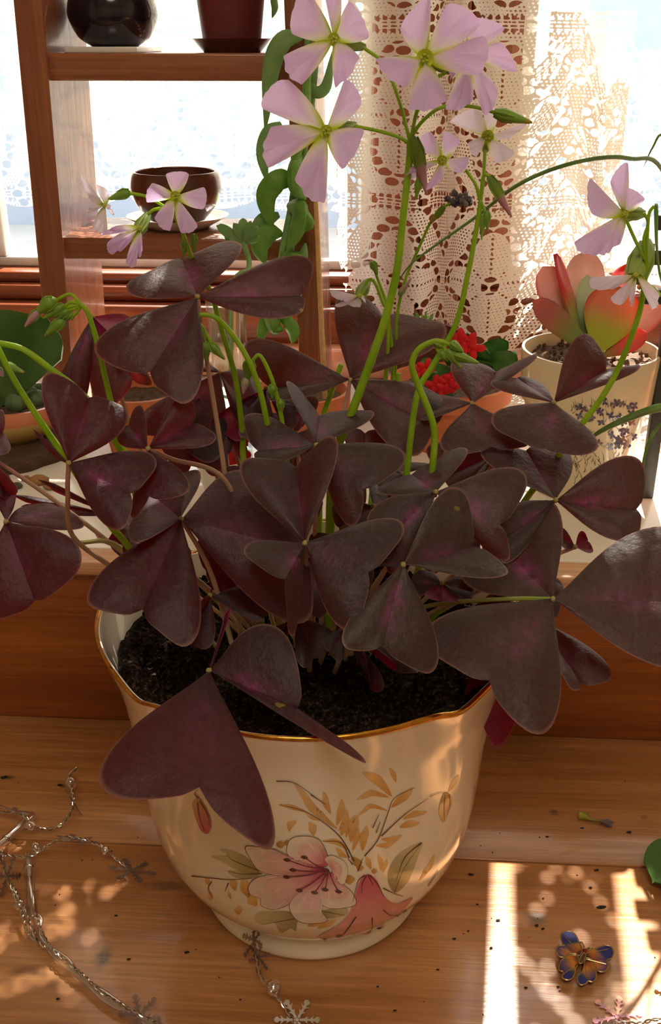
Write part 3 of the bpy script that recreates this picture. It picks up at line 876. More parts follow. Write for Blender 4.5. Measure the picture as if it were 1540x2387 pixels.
# ---- leaves
HALF = [(0, 0), (.2, -.02), (.45, -.055), (.7, -.075), (.88, -.05), (.985, .02), (1.015, .12), (.97, .26), (.84, .43), (.63, .61), (.39, .79), (.17, .94), (0, 1)]
HALF_S = cr(HALF, 2)
def leaflet_mesh(P, A, N, B, bulge=.1, upflag=1, tone=0):
    """obcordate leaflet: hub P, corner A, notch N, corner B (3D) -> two joined halves along the midrib"""
    nrmA = (A - P).cross(N - P); nrmB = (N - P).cross(B - P)
    nsum = nrmA if nrmA.length > nrmB.length else nrmB
    sign = 1 if nsum.dot(CAM - P) > 0 else -1
    sign *= upflag
    L = (N - P).length
    m = len(HALF_S); K = 4
    mb = MB()
    for side, C, nr in ((-1, A, nrmA), (1, B, nrmB)):
        n = nr.normalized() * sign if nr.length > 1e-9 else Vector((0, 0, 1))
        vs, uv, col = [], [], []
        for j, O in enumerate(HALF_S):
            bj = j / (m - 1)
            for k in range(K + 1):
                s = k / K
                al = O.x * s; be = lerp(bj ** 1.1, O.y, s)
                wave = .012 * math.sin(be * 9 + side * 2 + L * 900) * s
                p = P + (C - P) * al + (N - P) * be + n * L * (bulge * math.sin(math.pi * min(1, s)) * math.sin(math.pi * min(1, bj * .95 + .05)) + wave)
                vs.append(p); uv.append((side * al, be)); col.append((s if k else 0, tone, 0))
        fs = []
        for j in range(m - 1):
            for k in range(K):
                q = (j * (K + 1) + k, j * (K + 1) + k + 1, (j + 1) * (K + 1) + k + 1, (j + 1) * (K + 1) + k)
                a, b_, c, d = [Vector(vs[i]) for i in q]
                fs.append(q)
        # make the winding agree with n
        tot = Vector((0, 0, 0))
        for q in fs:
            a, b_, c, d = [Vector(vs[i]) for i in q]
            tot += (c - a).cross(d - b_)
        if tot.dot(n) < 0: fs = [tuple(reversed(q)) for q in fs]
        mb.add(vs, fs, 0, uv, col)
    return mb
PINK, PALE, LIME, REDP = (186, 132, 122), (216, 198, 152), (150, 178, 70), (130, 34, 52)
def oxalis_leaf(hub, Y, lfs, path=None, root=None, cols=(PINK, PALE), rad=(.0010, .0013), label=None, tilt=.62):
    P = atY(hub[0], hub[1], Y); D = dep(P)
    tone = min(1, max(0, (hub[0] - 380) / 480)) * random.uniform(.75, 1) if hub[1] > 800 else .6  # left purple, right grey-green: effect of light painted in; some leaves truly greenish
    # true leaflet length: a little more than the longest one seen
    Lm = max(math.hypot(q[0] - hub[0], q[1] - hub[1]) for l in lfs for q in l[:3]) * D / FPX * 1.02
    if path:
        pts = [P] + [atY(x, y, yy) for x, y, yy in path]
    else:
        rt = root or (P.x * .30, P.y * .30)
        rt = Vector((max(-.07, min(.07, rt[0])), max(-.07, min(.07, rt[1])), .152))
        mid = Vector((lerp(P.x, rt.x, .32), lerp(P.y, rt.y, .32) + .004, lerp(P.z, rt.z, .28)))
        pts = [P, mid, Vector((lerp(P.x, rt.x, .75), lerp(P.y, rt.y, .75), lerp(P.z, rt.z, .66))), rt]
    mb = MB().tube(cr(pts, 7), list(rad), 7, 0, True, (s2l(cols[0]), s2l(cols[1])))
    mb.ball(P, .0013, 0, 8, 6, .12, s2l((176, 160, 96)))
    o = mb.build('leaf', M_PETIOLE, plant, label=label)
    for l in lfs:
        A, N, B = l[:3]; opt = l[3] if len(l) > 3 else {}
        out = []
        for q in (A, N, B):
            p = math.hypot(q[0] - hub[0], q[1] - hub[1]) * D / FPX
            t = (hub[1] - q[1]) / max(6.0, math.hypot(q[0] - hub[0], q[1] - hub[1]))
            miss = math.sqrt(max(0, Lm ** 2 - p ** 2)) * tilt
            d = miss * (math.tanh(2.2 * t + .25) if 'k' not in opt else opt['k'])
            if 'dd' in opt: d = opt['dd'][len(out)]
            out.append(atD(q[0], q[1], max(.2, D + d)))
        mb = leaflet_mesh(P, out[0], out[1], out[2], opt.get('b', .07), -1 if opt.get('under') else 1, tone)
        mb.build('leaflet', M_LEAF, o)
    return o
U = {'under': 1}
LEAVES = [
 # hub, Y, leaflets
 ((460, 692), .000, [((300, 686), (424, 604), (566, 580)), ((660, 598), (697, 690), (620, 742), {'b': .05}), ((243, 770), (350, 868), (470, 895))], [(475, 800, .0), (500, 950, .0), (524, 1110, .0), (540, 1300, .0), (560, 1480, .0)]),
 ((216, 738), .045, [((140, 880), (165, 880), (205, 915)), ((215, 920), (308, 884), (332, 850)), ((300, 735), (280, 800), (260, 830), U)], [(270, 890, .045), (300, 975, .045), (380, 1180, .03), (450, 1400, .01)]),
 ((160, 1080), -.058, [((94, 905), (206, 928), (290, 1000)), ((330, 1050), (304, 1150), (240, 1222)), ((92, 1012), (100, 1024), (125, 1060), {'k': .6})], [(158, 1150, -.055), (170, 1250, -.04), (270, 1330, -.02), (420, 1450, .0)]),
 ((345, 1046), -.044, [((412, 928), (450, 986), (480, 1040)), ((282, 1038), (300, 990), (336, 955)), ((305, 1180), (348, 1158), (440, 1118))], [(400, 1070, -.036), (525, 1120, -.022), (580, 1300, -.01), (600, 1450, .0)]),
 ((422, 1210), -.040, [((560, 1090), (700, 1280), (640, 1440), {'b': .04}), ((314, 1266), (350, 1150), (470, 1105)), ((222, 1345), (332, 1420), (470, 1450), {'b': .08})], [(470, 1290, -.035), (500, 1360, -.03), (540, 1500, -.02)]),
 ((487, 1563), -.083, [((240, 1765), (466, 1836), (640, 1905), {'b': .05, 'dd': (-.030, -.042, -.042)}), ((612, 1450), (694, 1650), (804, 1758), {'b': .03, 'dd': (.004, -.012, -.030)}), ((512, 1470), (525, 1436), (530, 1450), {'k': .2, 'under': 1})], None),
 ((710, 1266), -.062, [((562, 1118), (691, 1090), (788, 1058)), ((577, 1266), (664, 1350), (690, 1465), {'b': .04}), ((908, 1206), (858, 1334), (778, 1454))], None),
 ((940, 1316), -.066, [((1032, 1142), (1100, 1272), (1148, 1350), {'b': .05}), ((806, 1452), (893, 1502), (1024, 1522), {'b': .05}), ((872, 1322), (868, 1312), (888, 1298), {'k': .5})], None),
 ((1288, 1396), -.046, [((1500, 1228), (1620, 1405), (1536, 1558), {'b': .04}), ((1022, 1438), (1140, 1586), (1302, 1666), {'b': .06}), ((1306, 1190), (1166, 1270), (1098, 1372), {'b': .05})], [(1180, 1396, -.04), (1010, 1410, -.02), (900, 1450, .0), (830, 1530, .0)], LIME),
 ((1295, 1166), .005, [((1132, 1080), (1226, 1050), (1336, 1074), {'b': .05}), ((1446, 1062), (1482, 1188), (1424, 1258)), ((1190, 1175), (1165, 1262), (1215, 1290))], None),
 ((1015, 1147), -.030, [((1192, 1088), (1166, 1222), (1142, 1292)), ((886, 1152), (960, 1106), (1092, 1050)), ((885, 1170), (900, 1260), (945, 1312), {'under': 0})], None),
 ((1290, 938), .035, [((1335, 792), (1412, 862), (1466, 874)), ((1150, 962), (1268, 1046), (1394, 1026), {'b': .05}), ((1160, 908), (1206, 882), (1262, 896))], [(1220, 1020, .03), (1130, 1110, .02), (1000, 1350, .0), (920, 1480, .0)]),
 ((1100, 940), .045, [((1048, 852), (1156, 868), (1242, 842)), ((1024, 1030), (1146, 1040), (1222, 1010)), ((1015, 918), (1000, 960), (1010, 975))], [(1060, 1010, .04), (1030, 1080, .03), (940, 1350, .0)]),
 ((816, 886), .050, [((778, 712), (893, 738), (1028, 800)), ((616, 788), (632, 905), (690, 932)), ((985, 900), (1002, 990), (905, 1040))], [(800, 960, .045), (770, 1080, .03), (760, 1350, .0)]),
 ((737, 1038), -.012, [((667, 900), (745, 968), (870, 974), {'b': .04}), ((604, 962), (600, 1050), (645, 1082)), ((922, 1040), (846, 1140), (790, 1205))], None),
 ((512, 868), .062, [((328, 960), (400, 1008), (526, 1044)), ((470, 850), (440, 840), (420, 862)), ((580, 870), (612, 990), (560, 1006))], [(520, 1000, .05), (560, 1300, .02), (600, 1450, .0)]),
 ((620, 905), .052, [((512, 962), (524, 1000), (590, 1002), U), ((640, 1000), (600, 1010), (560, 985)), ((680, 900), (690, 960), (660, 990))], [(630, 1000, .045), (640, 1300, .01), (650, 1450, .0)]),
 ((14, 1216), -.035, [((58, 1178), (152, 1190), (160, 1238), {'b': .03}), ((-70, 1400), (80, 1400), (178, 1262), {'b': .08}), ((-40, 1105), (15, 1105), (34, 1170)),], [(100, 1262, -.03), (180, 1265, -.02), (280, 1275, -.01), (400, 1420, .0)], LIME),
 ((-60, 1040), -.005, [((-10, 960), (6, 1010), (8, 1060)), ((-20, 1130), (18, 1150), (20, 1110))], None),
 ((262, 1200), .02, [((82, 1158), (78, 1176), (100, 1190), {'k': .3}), ((118, 1136), (135, 1132), (152, 1158), {'k': .6, 'under': 1}), ((300, 1180), (320, 1230), (290, 1260))], None),
 ((490, 1388), -.030, [((595, 1362), (612, 1442), (556, 1432)), ((520, 1318), (512, 1300), (500, 1310), {'k': .4, 'under': 1}), ((470, 1400), (430, 1480), (500, 1490))], None),
 ((690, 1440), -.035, [((648, 1350), (672, 1335), (700, 1350)), ((690, 1530), (730, 1535), (775, 1470)), ((610, 1480), (600, 1520), (640, 1530))], None),
 ((800, 1468), -.040, [((835, 1500), (862, 1606), (880, 1560), U), ((760, 1480), (770, 1520), (800, 1530)), ((890, 1520), (910, 1560), (950, 1540))], None),
 ((1030, 1360), -.020, [((990, 1380), (1030, 1400), (1075, 1392), U), ((1080, 1340), (1100, 1380), (1070, 1400)), ((1000, 1330), (960, 1350), (970, 1390))], None),
 ((1250, 1440), -.010, [((1300, 1560), (1350, 1592), (1402, 1530)), ((1110, 1560), (1128, 1660), (1200, 1690), {'under': 1}), ((1230, 1480), (1180, 1520), (1120, 1500))], None),
 ((940, 1105), .018, [((900, 1130), (920, 1080), (1000, 1085)), ((1000, 1120), (1010, 1160), (960, 1150)), ((890, 1080), (880, 1110), (900, 1140))], None),
 ((1150, 1060), .050, [((1020, 1030), (1040, 1110), (1090, 1130)), ((1130, 1020), (1170, 1030), (1180, 1080)), ((1100, 1120), (1130, 1140), (1170, 1120))], None),
 ((870, 1180), -.010, [((795, 1160), (790, 1230), (850, 1250)), ((860, 1130), (905, 1160), (915, 1200)), ((930, 1200), (930, 1260), (880, 1260))], None),
 ((520, 980), .055, [((440, 1040), (480, 1075), (530, 1060)), ((400, 1000), (395, 1040), (420, 1060)), ((560, 1000), (575, 1040), (550, 1060))], None),
 ((600, 1180), .010, [((520, 1120), (560, 1090), (640, 1100)), ((640, 1240), (600, 1290), (560, 1260)), ((680, 1150), (700, 1200), (680, 1240))], None),
 ((1190, 1350), -.010, [((1160, 1250), (1240, 1240), (1300, 1290)), ((1120, 1400), (1100, 1440), (1180, 1450)), ((1280, 1340), (1300, 1400), (1260, 1430))], None),
 ((250, 1260), .02, [((225, 1240), (232, 1262), (262, 1272), {'under': 1}), ((300, 1190), (330, 1230), (320, 1280)), ((270, 1290), (300, 1300), (310, 1280))], None),
 ((850, 1100), .032, [((780, 1060), (800, 1130), (850, 1180)), ((900, 1050), (940, 1110), (910, 1170)), ((800, 1020), (850, 1010), (900, 1030))]),
 ((650, 1140), .030, [((560, 1090), (580, 1160), (640, 1220)), ((720, 1090), (750, 1160), (700, 1220)), ((600, 1070), (650, 1050), (700, 1070))]),
 ((560, 1300), -.004, [((480, 1250), (480, 1330), (540, 1390)), ((640, 1260), (650, 1340), (580, 1390)), ((510, 1230), (560, 1210), (610, 1230))]),
 ((770, 1340), -.018, [((690, 1300), (700, 1390), (760, 1430)), ((850, 1310), (850, 1390), (790, 1430)), ((720, 1270), (770, 1250), (820, 1270))]),
 ((965, 1240), .012, [((890, 1200), (900, 1280), (950, 1330)), ((1040, 1200), (1050, 1280), (990, 1330)), ((920, 1160), (970, 1150), (1010, 1170))]),
 ((1120, 1250), .014, [((1050, 1220), (1060, 1300), (1110, 1340)), ((1190, 1220), (1200, 1300), (1140, 1340)), ((1080, 1190), (1120, 1170), (1160, 1190))]),
 ((455, 1010), .036, [((380, 990), (390, 1060), (440, 1100)), ((530, 980), (530, 1060), (480, 1100)), ((410, 950), (455, 930), (500, 950))]),
 ((690, 1010), .034, [((640, 960), (640, 1040), (680, 1090)), ((760, 990), (770, 1060), (710, 1090)), ((650, 940), (700, 930), (740, 950))]),
 ((370, 1290), -.012, [((300, 1260), (310, 1330), (350, 1360)), ((430, 1270), (430, 1330), (390, 1360)), ((330, 1230), (370, 1220), (410, 1230))]),
 ((1340, 1275), .01, [((1350, 1240), (1370, 1262), (1375, 1290), U), ((1318, 1235), (1305, 1250), (1318, 1280))], None),
]
for L in LEAVES:
    oxalis_leaf(L[0], L[1], L[2], L[3] if len(L) > 3 else None, cols=(L[4] if len(L) > 4 else PINK, PALE))

# ---- flower stalks, buds and flowers
def px_path(pts, Y, n=7):
    out = []
    for q in pts:
        out.append(atY(q[0], q[1], q[2] if len(q) > 2 else Y))
    return cr(out, n)
def stalk(main, Y, r=(.0012, .0017), pedicels=(), pr=.00075):
    mb = MB().tube(px_path(main, Y), list(r), 8)
    o = mb.build('flower_stalk', M_STALK, plant)
    for p in pedicels:
        MB().tube(px_path(p, Y), [pr * 1.05, pr], 7).build('pedicel', M_STALK, o)
    return o
def bud(a, c, w, Y, tipcol=None, split=.5, parent=None):
    """closed bud: from pedicel end a to tip c, green with an optional petal tip"""
    A, C = atY(*a, Y), atY(*c, Y)
    ww = w * dep(A) / FPX / 2
    G1, G2 = s2l((118, 158, 48)), s2l((150, 186, 78))
    mb = MB(); n = 9
    pts = [A.lerp(C, i / n) for i in range(n + 1)]
    prof = [.35, .8, 1, 1, .92, .8, .66, .5, .36, .14]
    mb.tube(pts, [ww * p for p in prof], 9)
    cs = []
    for i in range(n + 1):
        t = i / n
        c_ = lerp(np.array(G1), np.array(G2), t)
        if tipcol is not None and t > split: c_ = np.array(s2l(tipcol))
        cs += [tuple(c_)] * 9
    mb.c = cs
    # sepal ridges
    for k in range(3):
        d = (C - A).orthogonal().normalized(); d.rotate(Matrix.Rotation(k * 2.1, 3, C - A))
        mb.tube([A.lerp(C, .02) + d * ww * .6, A.lerp(C, .25) + d * ww * 1.0, A.lerp(C, .52) + d * ww * .92], [.0004, .0006, .0002], 5, 0, True, (G1, G2))
    mb.build('bud', M_BUD, parent or plant)
TEMPL = [(0, 0), (.26, -.14), (.50, -.21), (.76, -.16), (.92, -.04), (1.0, .08), (.965, .20), (.76, .49), (.48, .80), (.22, 1.06), (0, 1.21)]
TEMPL_S = cr(TEMPL, 2)
def flower(ctr, Y, pets, calyx=None, mat=None, cup=-.010, deep=.006, eye=1.0, label=None):
    """pets: list of (cornerA, cornerB) in photo pixels; the throat lies deeper than the petal ends"""
    mat = mat or M_PETAL
    Dm = dep(atY(ctr[0], ctr[1], Y))
    P = atD(ctr[0], ctr[1], Dm)
    er = 13 * eye * Dm / FPX
    V = -ray(*ctr).normalized()
    mb = MB()
    # throat: small funnel with green ring and stamens
    Xa = V.orthogonal().normalized(); Ya = V.cross(Xa)
    G, Yl = s2l((186, 206, 56)), s2l((216, 228, 76))
    ring = []
    for (q, h) in ((1.15, .0012), (.95, .0006), (.5, -.001), (.1, -.002)):
        ring += [P + (Xa * math.cos(a) + Ya * math.sin(a)) * er * q + V * h for a in [2 * math.pi * k / 12 for k in range(12)]]
    fs = [(i * 12 + k, i * 12 + (k + 1) % 12, (i + 1) * 12 + (k + 1) % 12, (i + 1) * 12 + k) for i in range(3) for k in range(12)]
    mb.add(ring, fs, 0, None, [Yl] * 36 + [G] * 12)
    for k in range(5):
        a = k * 1.2566 + .3
        q = P + (Xa * math.cos(a) + Ya * math.sin(a)) * er * .42 - V * .001
        mb.tube([q, q + V * .0045], [.00035, .0003], 5, 0, True, (G, Yl))
        mb.ball(q + V * .0048, .0007, 0, 6, 4, 0, s2l((196, 204, 70)))
    o = mb.build('flower', M_BUD, plant, label=label)
    K = 4; m = len(TEMPL_S)
    for pi, pt in enumerate(pets):
        (ax, ay), (bx, by) = pt[:2]; opt = pt[2] if len(pt) > 2 else {}
        dd = opt.get('d', cup)
        A = atD(ax, ay, Dm + dd + opt.get('a', .004)); B = atD(bx, by, Dm + dd + opt.get('bz', -.003))
        N = (A + B) / 2
        N = P + (N - P) * opt.get('len', 1.06)
        nA = (A - P).cross(N - P); n_ = (nA + (N - P).cross(B - P))
        n_ = n_.normalized() if n_.length > 1e-9 else V
        if n_.dot(V) < 0: n_ = -n_
        L = (N - P).length
        pm = MB()
        for side, C in ((-1, A), (1, B)):
            vs, uv = [], []
            for j, O in enumerate(TEMPL_S):
                bj = (j / (m - 1))
                for k in range(K + 1):
                    s = k / K
                    al = O.x * s; be = lerp(bj * 1.06, O.y, s)
                    h = L * (.05 * math.sin(math.pi * min(1, be)) - .05 * s * s * math.sin(math.pi * min(1, bj)) + .018 * math.sin(be * 7 + pi) * s)
                    vs.append(P + (C - P) * al * (1.03 + .06 * math.sin(math.pi * min(1, al))) + (N - P) * be * (1 - .26 * al) + n_ * h - V * (.0025 * (1 - min(1, be * 3))))
                    uv.append((side * al, min(1, be + al * .5)))
            fs = []
            for j in range(m - 1):
                for k in range(K):
                    fs.append((j * (K + 1) + k, j * (K + 1) + k + 1, (j + 1) * (K + 1) + k + 1, (j + 1) * (K + 1) + k))
            pm.add(vs, fs, 0, uv)
        pm.build('petal', mat, o)
    if calyx:
        a, c, w = calyx
        A = atD(*a, Dm + .012); C = P + (atD(*c, Dm + .004) - P) * .9 if False else atD(*c, Dm + .004)
        ww = w * Dm / FPX / 2
        G1, G2 = s2l((128, 160, 60)), s2l((166, 190, 92))
        cm = MB().tube([A.lerp(C, i / 6) for i in range(7)], [ww * x for x in (.3, .75, .95, 1, 1, .92, .8)], 9, 0, True, (G1, G2))
        for k in range(5):
            d = (C - A).orthogonal().normalized(); d.rotate(Matrix.Rotation(k * 1.2566, 3, C - A))
            cm.tube([A.lerp(C, .1) + d * ww * .6, A.lerp(C, .6) + d * ww * 1.05, A.lerp(C, 1.1) + d * ww * .95], [.0005, .0008, .0002], 5, 0, True, (G1, G2))
        cm.build('calyx', M_BUD, o)
    return o

Y1 = .010
s1 = stalk([(955, 330), (953, 380), (938, 520), (925, 630), (900, 735), (868, 830), (815, 975), (780, 1080, .008), (765, 1350, .005), (770, 1490, .0)], Y1, (.0014, .0024),
      [[(955, 330), (930, 235), (895, 150), (848, 112)], [(955, 335), (925, 318), (880, 305), (826, 294)], [(957, 325), (968, 270), (980, 220), (985, 170)],
       [(958, 320), (985, 282), (1030, 250), (1095, 248), (1152, 262)], [(957, 330), (972, 260), (1010, 190), (1040, 168)], [(955, 330), (960, 340), (966, 352)], [(957, 335), (972, 390), (974, 425)]])
bud((1150, 262), (1240, 286), 30, Y1, (176, 160, 40), .88)
bud((962, 318), (994, 452), 34, Y1, (196, 150, 160), .5)
bud((974, 418), (970, 466), 16, Y1)
flower((778, 92), Y1 + .004, [((690, 84), (722, -18)), ((752, -22), (792, -14)), ((806, 10), (850, 92)), ((832, 122), (778, 190)), ((718, 186), (676, 122))], ((852, 110), (800, 100), 24))
flower((760, 306), Y1 - .006, [((628, 264), (684, 198)), ((794, 200), (832, 254)), ((838, 296), (790, 386)), ((764, 450), (696, 400)), ((646, 386), (650, 294))], ((832, 292), (790, 300), 22))
flower((990, 136), Y1 - .004, [((936, 80), (1004, 10)), ((1030, 24), (1104, 72)), ((1108, 84), (1098, 172)), ((1042, 216), (954, 238)), ((952, 198), (888, 132))], ((1060, 168), (1010, 148), 18), eye=1.4)
flower((1092, 128), Y1 + .016, [((1092, 54), (1168, 76)), ((1152, 98), (1188, 166)), ((1152, 190), (1122, 250)), ((1106, 214), (1044, 236)), ((1060, 120), (1056, 180))], None)
Y2 = .018
stalk([(1120, 470), (1108, 545), (1090, 640), (1062, 755), (1010, 850), (972, 920), (950, 1080, .012), (930, 1300, .005), (900, 1480, .0)], Y2, (.0010, .0018),
      [[(1118, 468), (1108, 430), (1085, 396)], [(1120, 468), (1126, 420), (1130, 350)], [(1120, 465), (1126, 410), (1142, 412)], [(1120, 470), (1128, 490), (1130, 505)]])
bud((1138, 410), (1192, 506), 26, Y2, (200, 150, 158), .55)
bud((1124, 500), (1122, 560), 14, Y2); bud((1134, 492), (1136, 542), 14, Y2)
flower((1030, 374), Y2, [((976, 350), (1008, 314)), ((1030, 316), (1068, 336)), ((1084, 364), (1066, 402)), ((1036, 408), (996, 434)), ((966, 416), (966, 390))], None, None, -.005, eye=.8)
flower((1136, 318), Y2 + .002, [((1057, 292), (1116, 262)), ((1122, 250), (1158, 272)), ((1220, 286), (1176, 324)), ((1194, 346), (1152, 372)), ((1116, 362), (1096, 332))], ((1130, 352), (1134, 334), 16), M_PALE, -.005)
Y3 = .030
stalk([(425, 540), (445, 595), (490, 680), (520, 780), (548, 880), (564, 1000), (568, 1080), (590, 1300, .01), (610, 1470, .0)], Y3, (.0010, .0018),
      [[(425, 540), (418, 520), (412, 480)], [(427, 545), (405, 500), (350, 462), (310, 452), (300, 454)], [(425, 540), (395, 490), (362, 488), (344, 500)]])
bud((304, 448), (252, 464), 24, Y3)
bud((452, 545), (452, 590), 16, Y3); bud((430, 560), (428, 600), 14, Y3)
flower((409, 458), Y3 - .004, [((386, 414), (438, 412)), ((466, 436), (464, 486)), ((456, 514), (418, 530)), ((402, 528), (366, 500)), ((352, 474), (362, 430))], None, None, -.006, eye=.85)
flower((244, 478), Y3 + .002, [((196, 412), (212, 462)), ((222, 436), (254, 452), {'d': -.002}), ((252, 530), (218, 522)), ((206, 500), (214, 482)), ((262, 500), (254, 480))], None, M_PALE, -.010, eye=.3)
flower((326, 532), Y3 - .004, [((250, 546), (268, 532)), ((274, 586), (262, 558)), ((322, 604), (298, 600)), ((330, 570), (326, 590)), ((290, 560), (284, 578))], ((346, 498), (322, 538), 26), None, -.012, eye=.4)
Y4 = -.004
stalk([(448, 745), (470, 734), (505, 742), (545, 785), (580, 842), (602, 900), (618, 965), (640, 1100, .0), (650, 1300, .0), (650, 1480, .0)], Y4, (.0010, .0016),
      [[(450, 742), (446, 790), (462, 815), (478, 812)], [(452, 742), (462, 770), (475, 785)], [(450, 745), (470, 760), (500, 815)]])
bud((476, 795), (482, 842), 26, Y4); bud((490, 800), (524, 838), 22, Y4, (170, 150, 120), .8); bud((448, 745), (470, 768), 22, Y4); bud((466, 760), (480, 800), 16, Y4)
Y5 = .004
stalk([(590, 838), (604, 828), (622, 856), (640, 905), (655, 970), (670, 1100, .0), (680, 1440, .0)], Y5, (.0008, .0013), [[(592, 838), (582, 845), (580, 850)]])
bud((582, 838), (576, 888), 32, Y5); bud((574, 878), (566, 918), 20, Y5, (206, 176, 176), .0)
bud((634, 895), (634, 930), 22, Y5); bud((652, 930), (656, 968), 18, Y5)
Y6 = -.010
stalk([(186, 708), (204, 728), (224, 790), (245, 880), (262, 950), (280, 1020), (330, 1200, -.01), (420, 1440, .0)], Y6, (.0011, .0016),
      [[(188, 708), (165, 686), (138, 696), (126, 708)], [(188, 708), (165, 704), (150, 715)], [(190, 712), (172, 720), (160, 724)], [(190, 712), (178, 730), (168, 735)], [(186, 710), (160, 716), (140, 728)]])
bud((130, 698), (82, 730), 36, Y6); bud((92, 722), (58, 762), 22, Y6, (206, 160, 176), .0)
bud((150, 712), (100, 742), 26, Y6); bud((162, 722), (128, 745), 22, Y6); bud((150, 745), (104, 784), 28, Y6, (150, 150, 90), .8); bud((172, 732), (150, 746), 18, Y6)
Y7 = -.020
stalk([(-40, 792), (0, 800), (55, 815), (120, 862), (180, 908), (240, 980), (330, 1150, -.01), (430, 1420, .0)], Y7, (.0013, .0018))
stalk([(-10, 800), (30, 880), (80, 960), (120, 1020), (156, 1070), (250, 1215, -.02), (300, 1275, -.015), (420, 1440, -.005)], Y7 - .008, (.0013, .0018))
bud((8, 850), (56, 868), 22, Y7, (190, 180, 120), .85); bud((-8, 858), (8, 878), 20, Y7, (224, 176, 200), .0)
Y8 = -.014
stalk([(1035, 798), (1010, 796), (975, 815), (960, 850), (972, 892), (1000, 960), (1012, 1010), (1008, 1085), (990, 1250, -.01), (940, 1480, .0)], Y8, (.0012, .0017),
      [[(1032, 797), (1045, 802), (1050, 806)], [(1020, 797), (1035, 812), (1040, 820)], [(1010, 797), (1022, 820), (1026, 824)]])
bud((1048, 800), (1080, 820), 24, Y8); bud((1052, 826), (1116, 846), 24, Y8); bud((1042, 815), (1074, 858), 22, Y8); bud((1024, 818), (1044, 842), 22, Y8); bud((1010, 800), (1040, 812), 16, Y8)
Y9 = .030
stalk([(1506, 610), (1498, 690), (1480, 760), (1440, 860), (1400, 930), (1366, 975), (1280, 1090, .03), (1100, 1330, .01), (980, 1470, .0)], Y9, (.0012, .0018),
      [[(1506, 612), (1480, 560), (1460, 515)], [(1506, 610), (1500, 560), (1510, 520), (1500, 496)], [(1506, 612), (1508, 560), (1512, 500), (1524, 480)], [(1500, 660), (1520, 670), (1540, 690)]])
flower((1456, 498), Y9, [((1388, 422), (1388, 500)), ((1424, 438), (1464, 394)), ((1452, 444), (1498, 470)), ((1352, 550), (1400, 582)), ((1400, 580), (1444, 558))], ((1500, 497), (1452, 498), 34), None, -.006, eye=.6)
flower((1482, 640), Y9 - .004, [((1394, 644), (1404, 672)), ((1430, 684), (1456, 700)), ((1476, 702), (1470, 690)), ((1510, 712), (1528, 680)), ((1440, 660), (1430, 668))], ((1510, 560), (1480, 650), 56), M_PALE, -.008, eye=.5)
# smaller flowers further back
Y10 = .060
stalk([(868, 652), (878, 668), (892, 705), (905, 740), (900, 860), (880, 1000, .06), (850, 1300, .02)], Y10, (.0008, .0011), [[(868, 652), (860, 652), (850, 664)]])
flower((838, 690), Y10, [((782, 676), (790, 696)), ((790, 706), (800, 712)), ((812, 706), (840, 712)), ((850, 706), (846, 690)), ((800, 694), (808, 700))], ((858, 652), (836, 698), 26), M_PALE, -.006, eye=.4)
stalk([(868, 616), (880, 650), (898, 700), (905, 745), (915, 860), (900, 1000, .06), (860, 1300, .02)], Y10 + .003, (.0007, .0010))
bud((866, 610), (880, 640), 18, Y10)
stalk([(1050, 474), (1030, 485), (1005, 515), (975, 580), (945, 650), (925, 740), (920, 880), (890, 1100, .04), (850, 1350, .0)], Y10 + .006, (.0006, .0009))
bud((1035, 480), (995, 530), 15, Y10 + .006, (190, 170, 60), .5)
mb = MB()
Wd = atY(1072, 468, Y10 + .006)
for k in range(26):
    mb.ball(Wd + Vector((random.gauss(0, .0028), random.gauss(0, .002), random.gauss(0, .0013))), random.uniform(.0008, .0018), 0, 6, 4, .3, s2l(random.choice([(120, 112, 128), (150, 140, 150), (98, 88, 100)])))
mb.build('flower', M_BUD, plant, label='withered grey flower head')
bud((930, 690), (958, 648), 14, Y10, (200, 158, 166), .2)
stalk([(928, 870), (926, 905), (922, 960), (900, 1100, .04), (860, 1350, .01)], .052, (.0012, .0012))
stalk([(795, 850), (770, 920), (750, 1000), (745, 1200), (750, 1450, 0)], .053, (.0013, .0016))
# ---------------------------------------------------------------- things on the white sill
def solve_base(px, py, Y): return atY(px, py, Y)
M_CREAMPOT = plain('cream_pot_glaze', (232, 214, 178), .2, .05, 30, coat=.5)
M_SUCC = vcol('succulent_skin', .42, .1, .30, .05)
M_GREEN = green_material('succulent_green', (112, 162, 70), (146, 192, 96), .42, .45)
M_GREEN2 = green_material('bloomy_green', (128, 168, 104), (160, 196, 132), .42, .5, 60)
M_BLADE = green_material('blade_green', (78, 120, 46), (128, 164, 84), .3, .4, 30)
M_DARK = plain('dark_glaze', (26, 26, 40), .12, .1, 30, coat=.5)
M_MAROON = plain('maroon_plastic', (112, 46, 50), .45, .08, 30)
M_BROWN = plain('brown_glaze', (96, 58, 44), .2, .14, 40, coat=.4)
M_WHITEG = plain('white_glaze', (232, 228, 222), .15, .03, 30, coat=.5)
M_BARK = wood('bark_slice', (54, 40, 30), (84, 62, 44), (110, 84, 60), .8, 0, 2.0, 0)

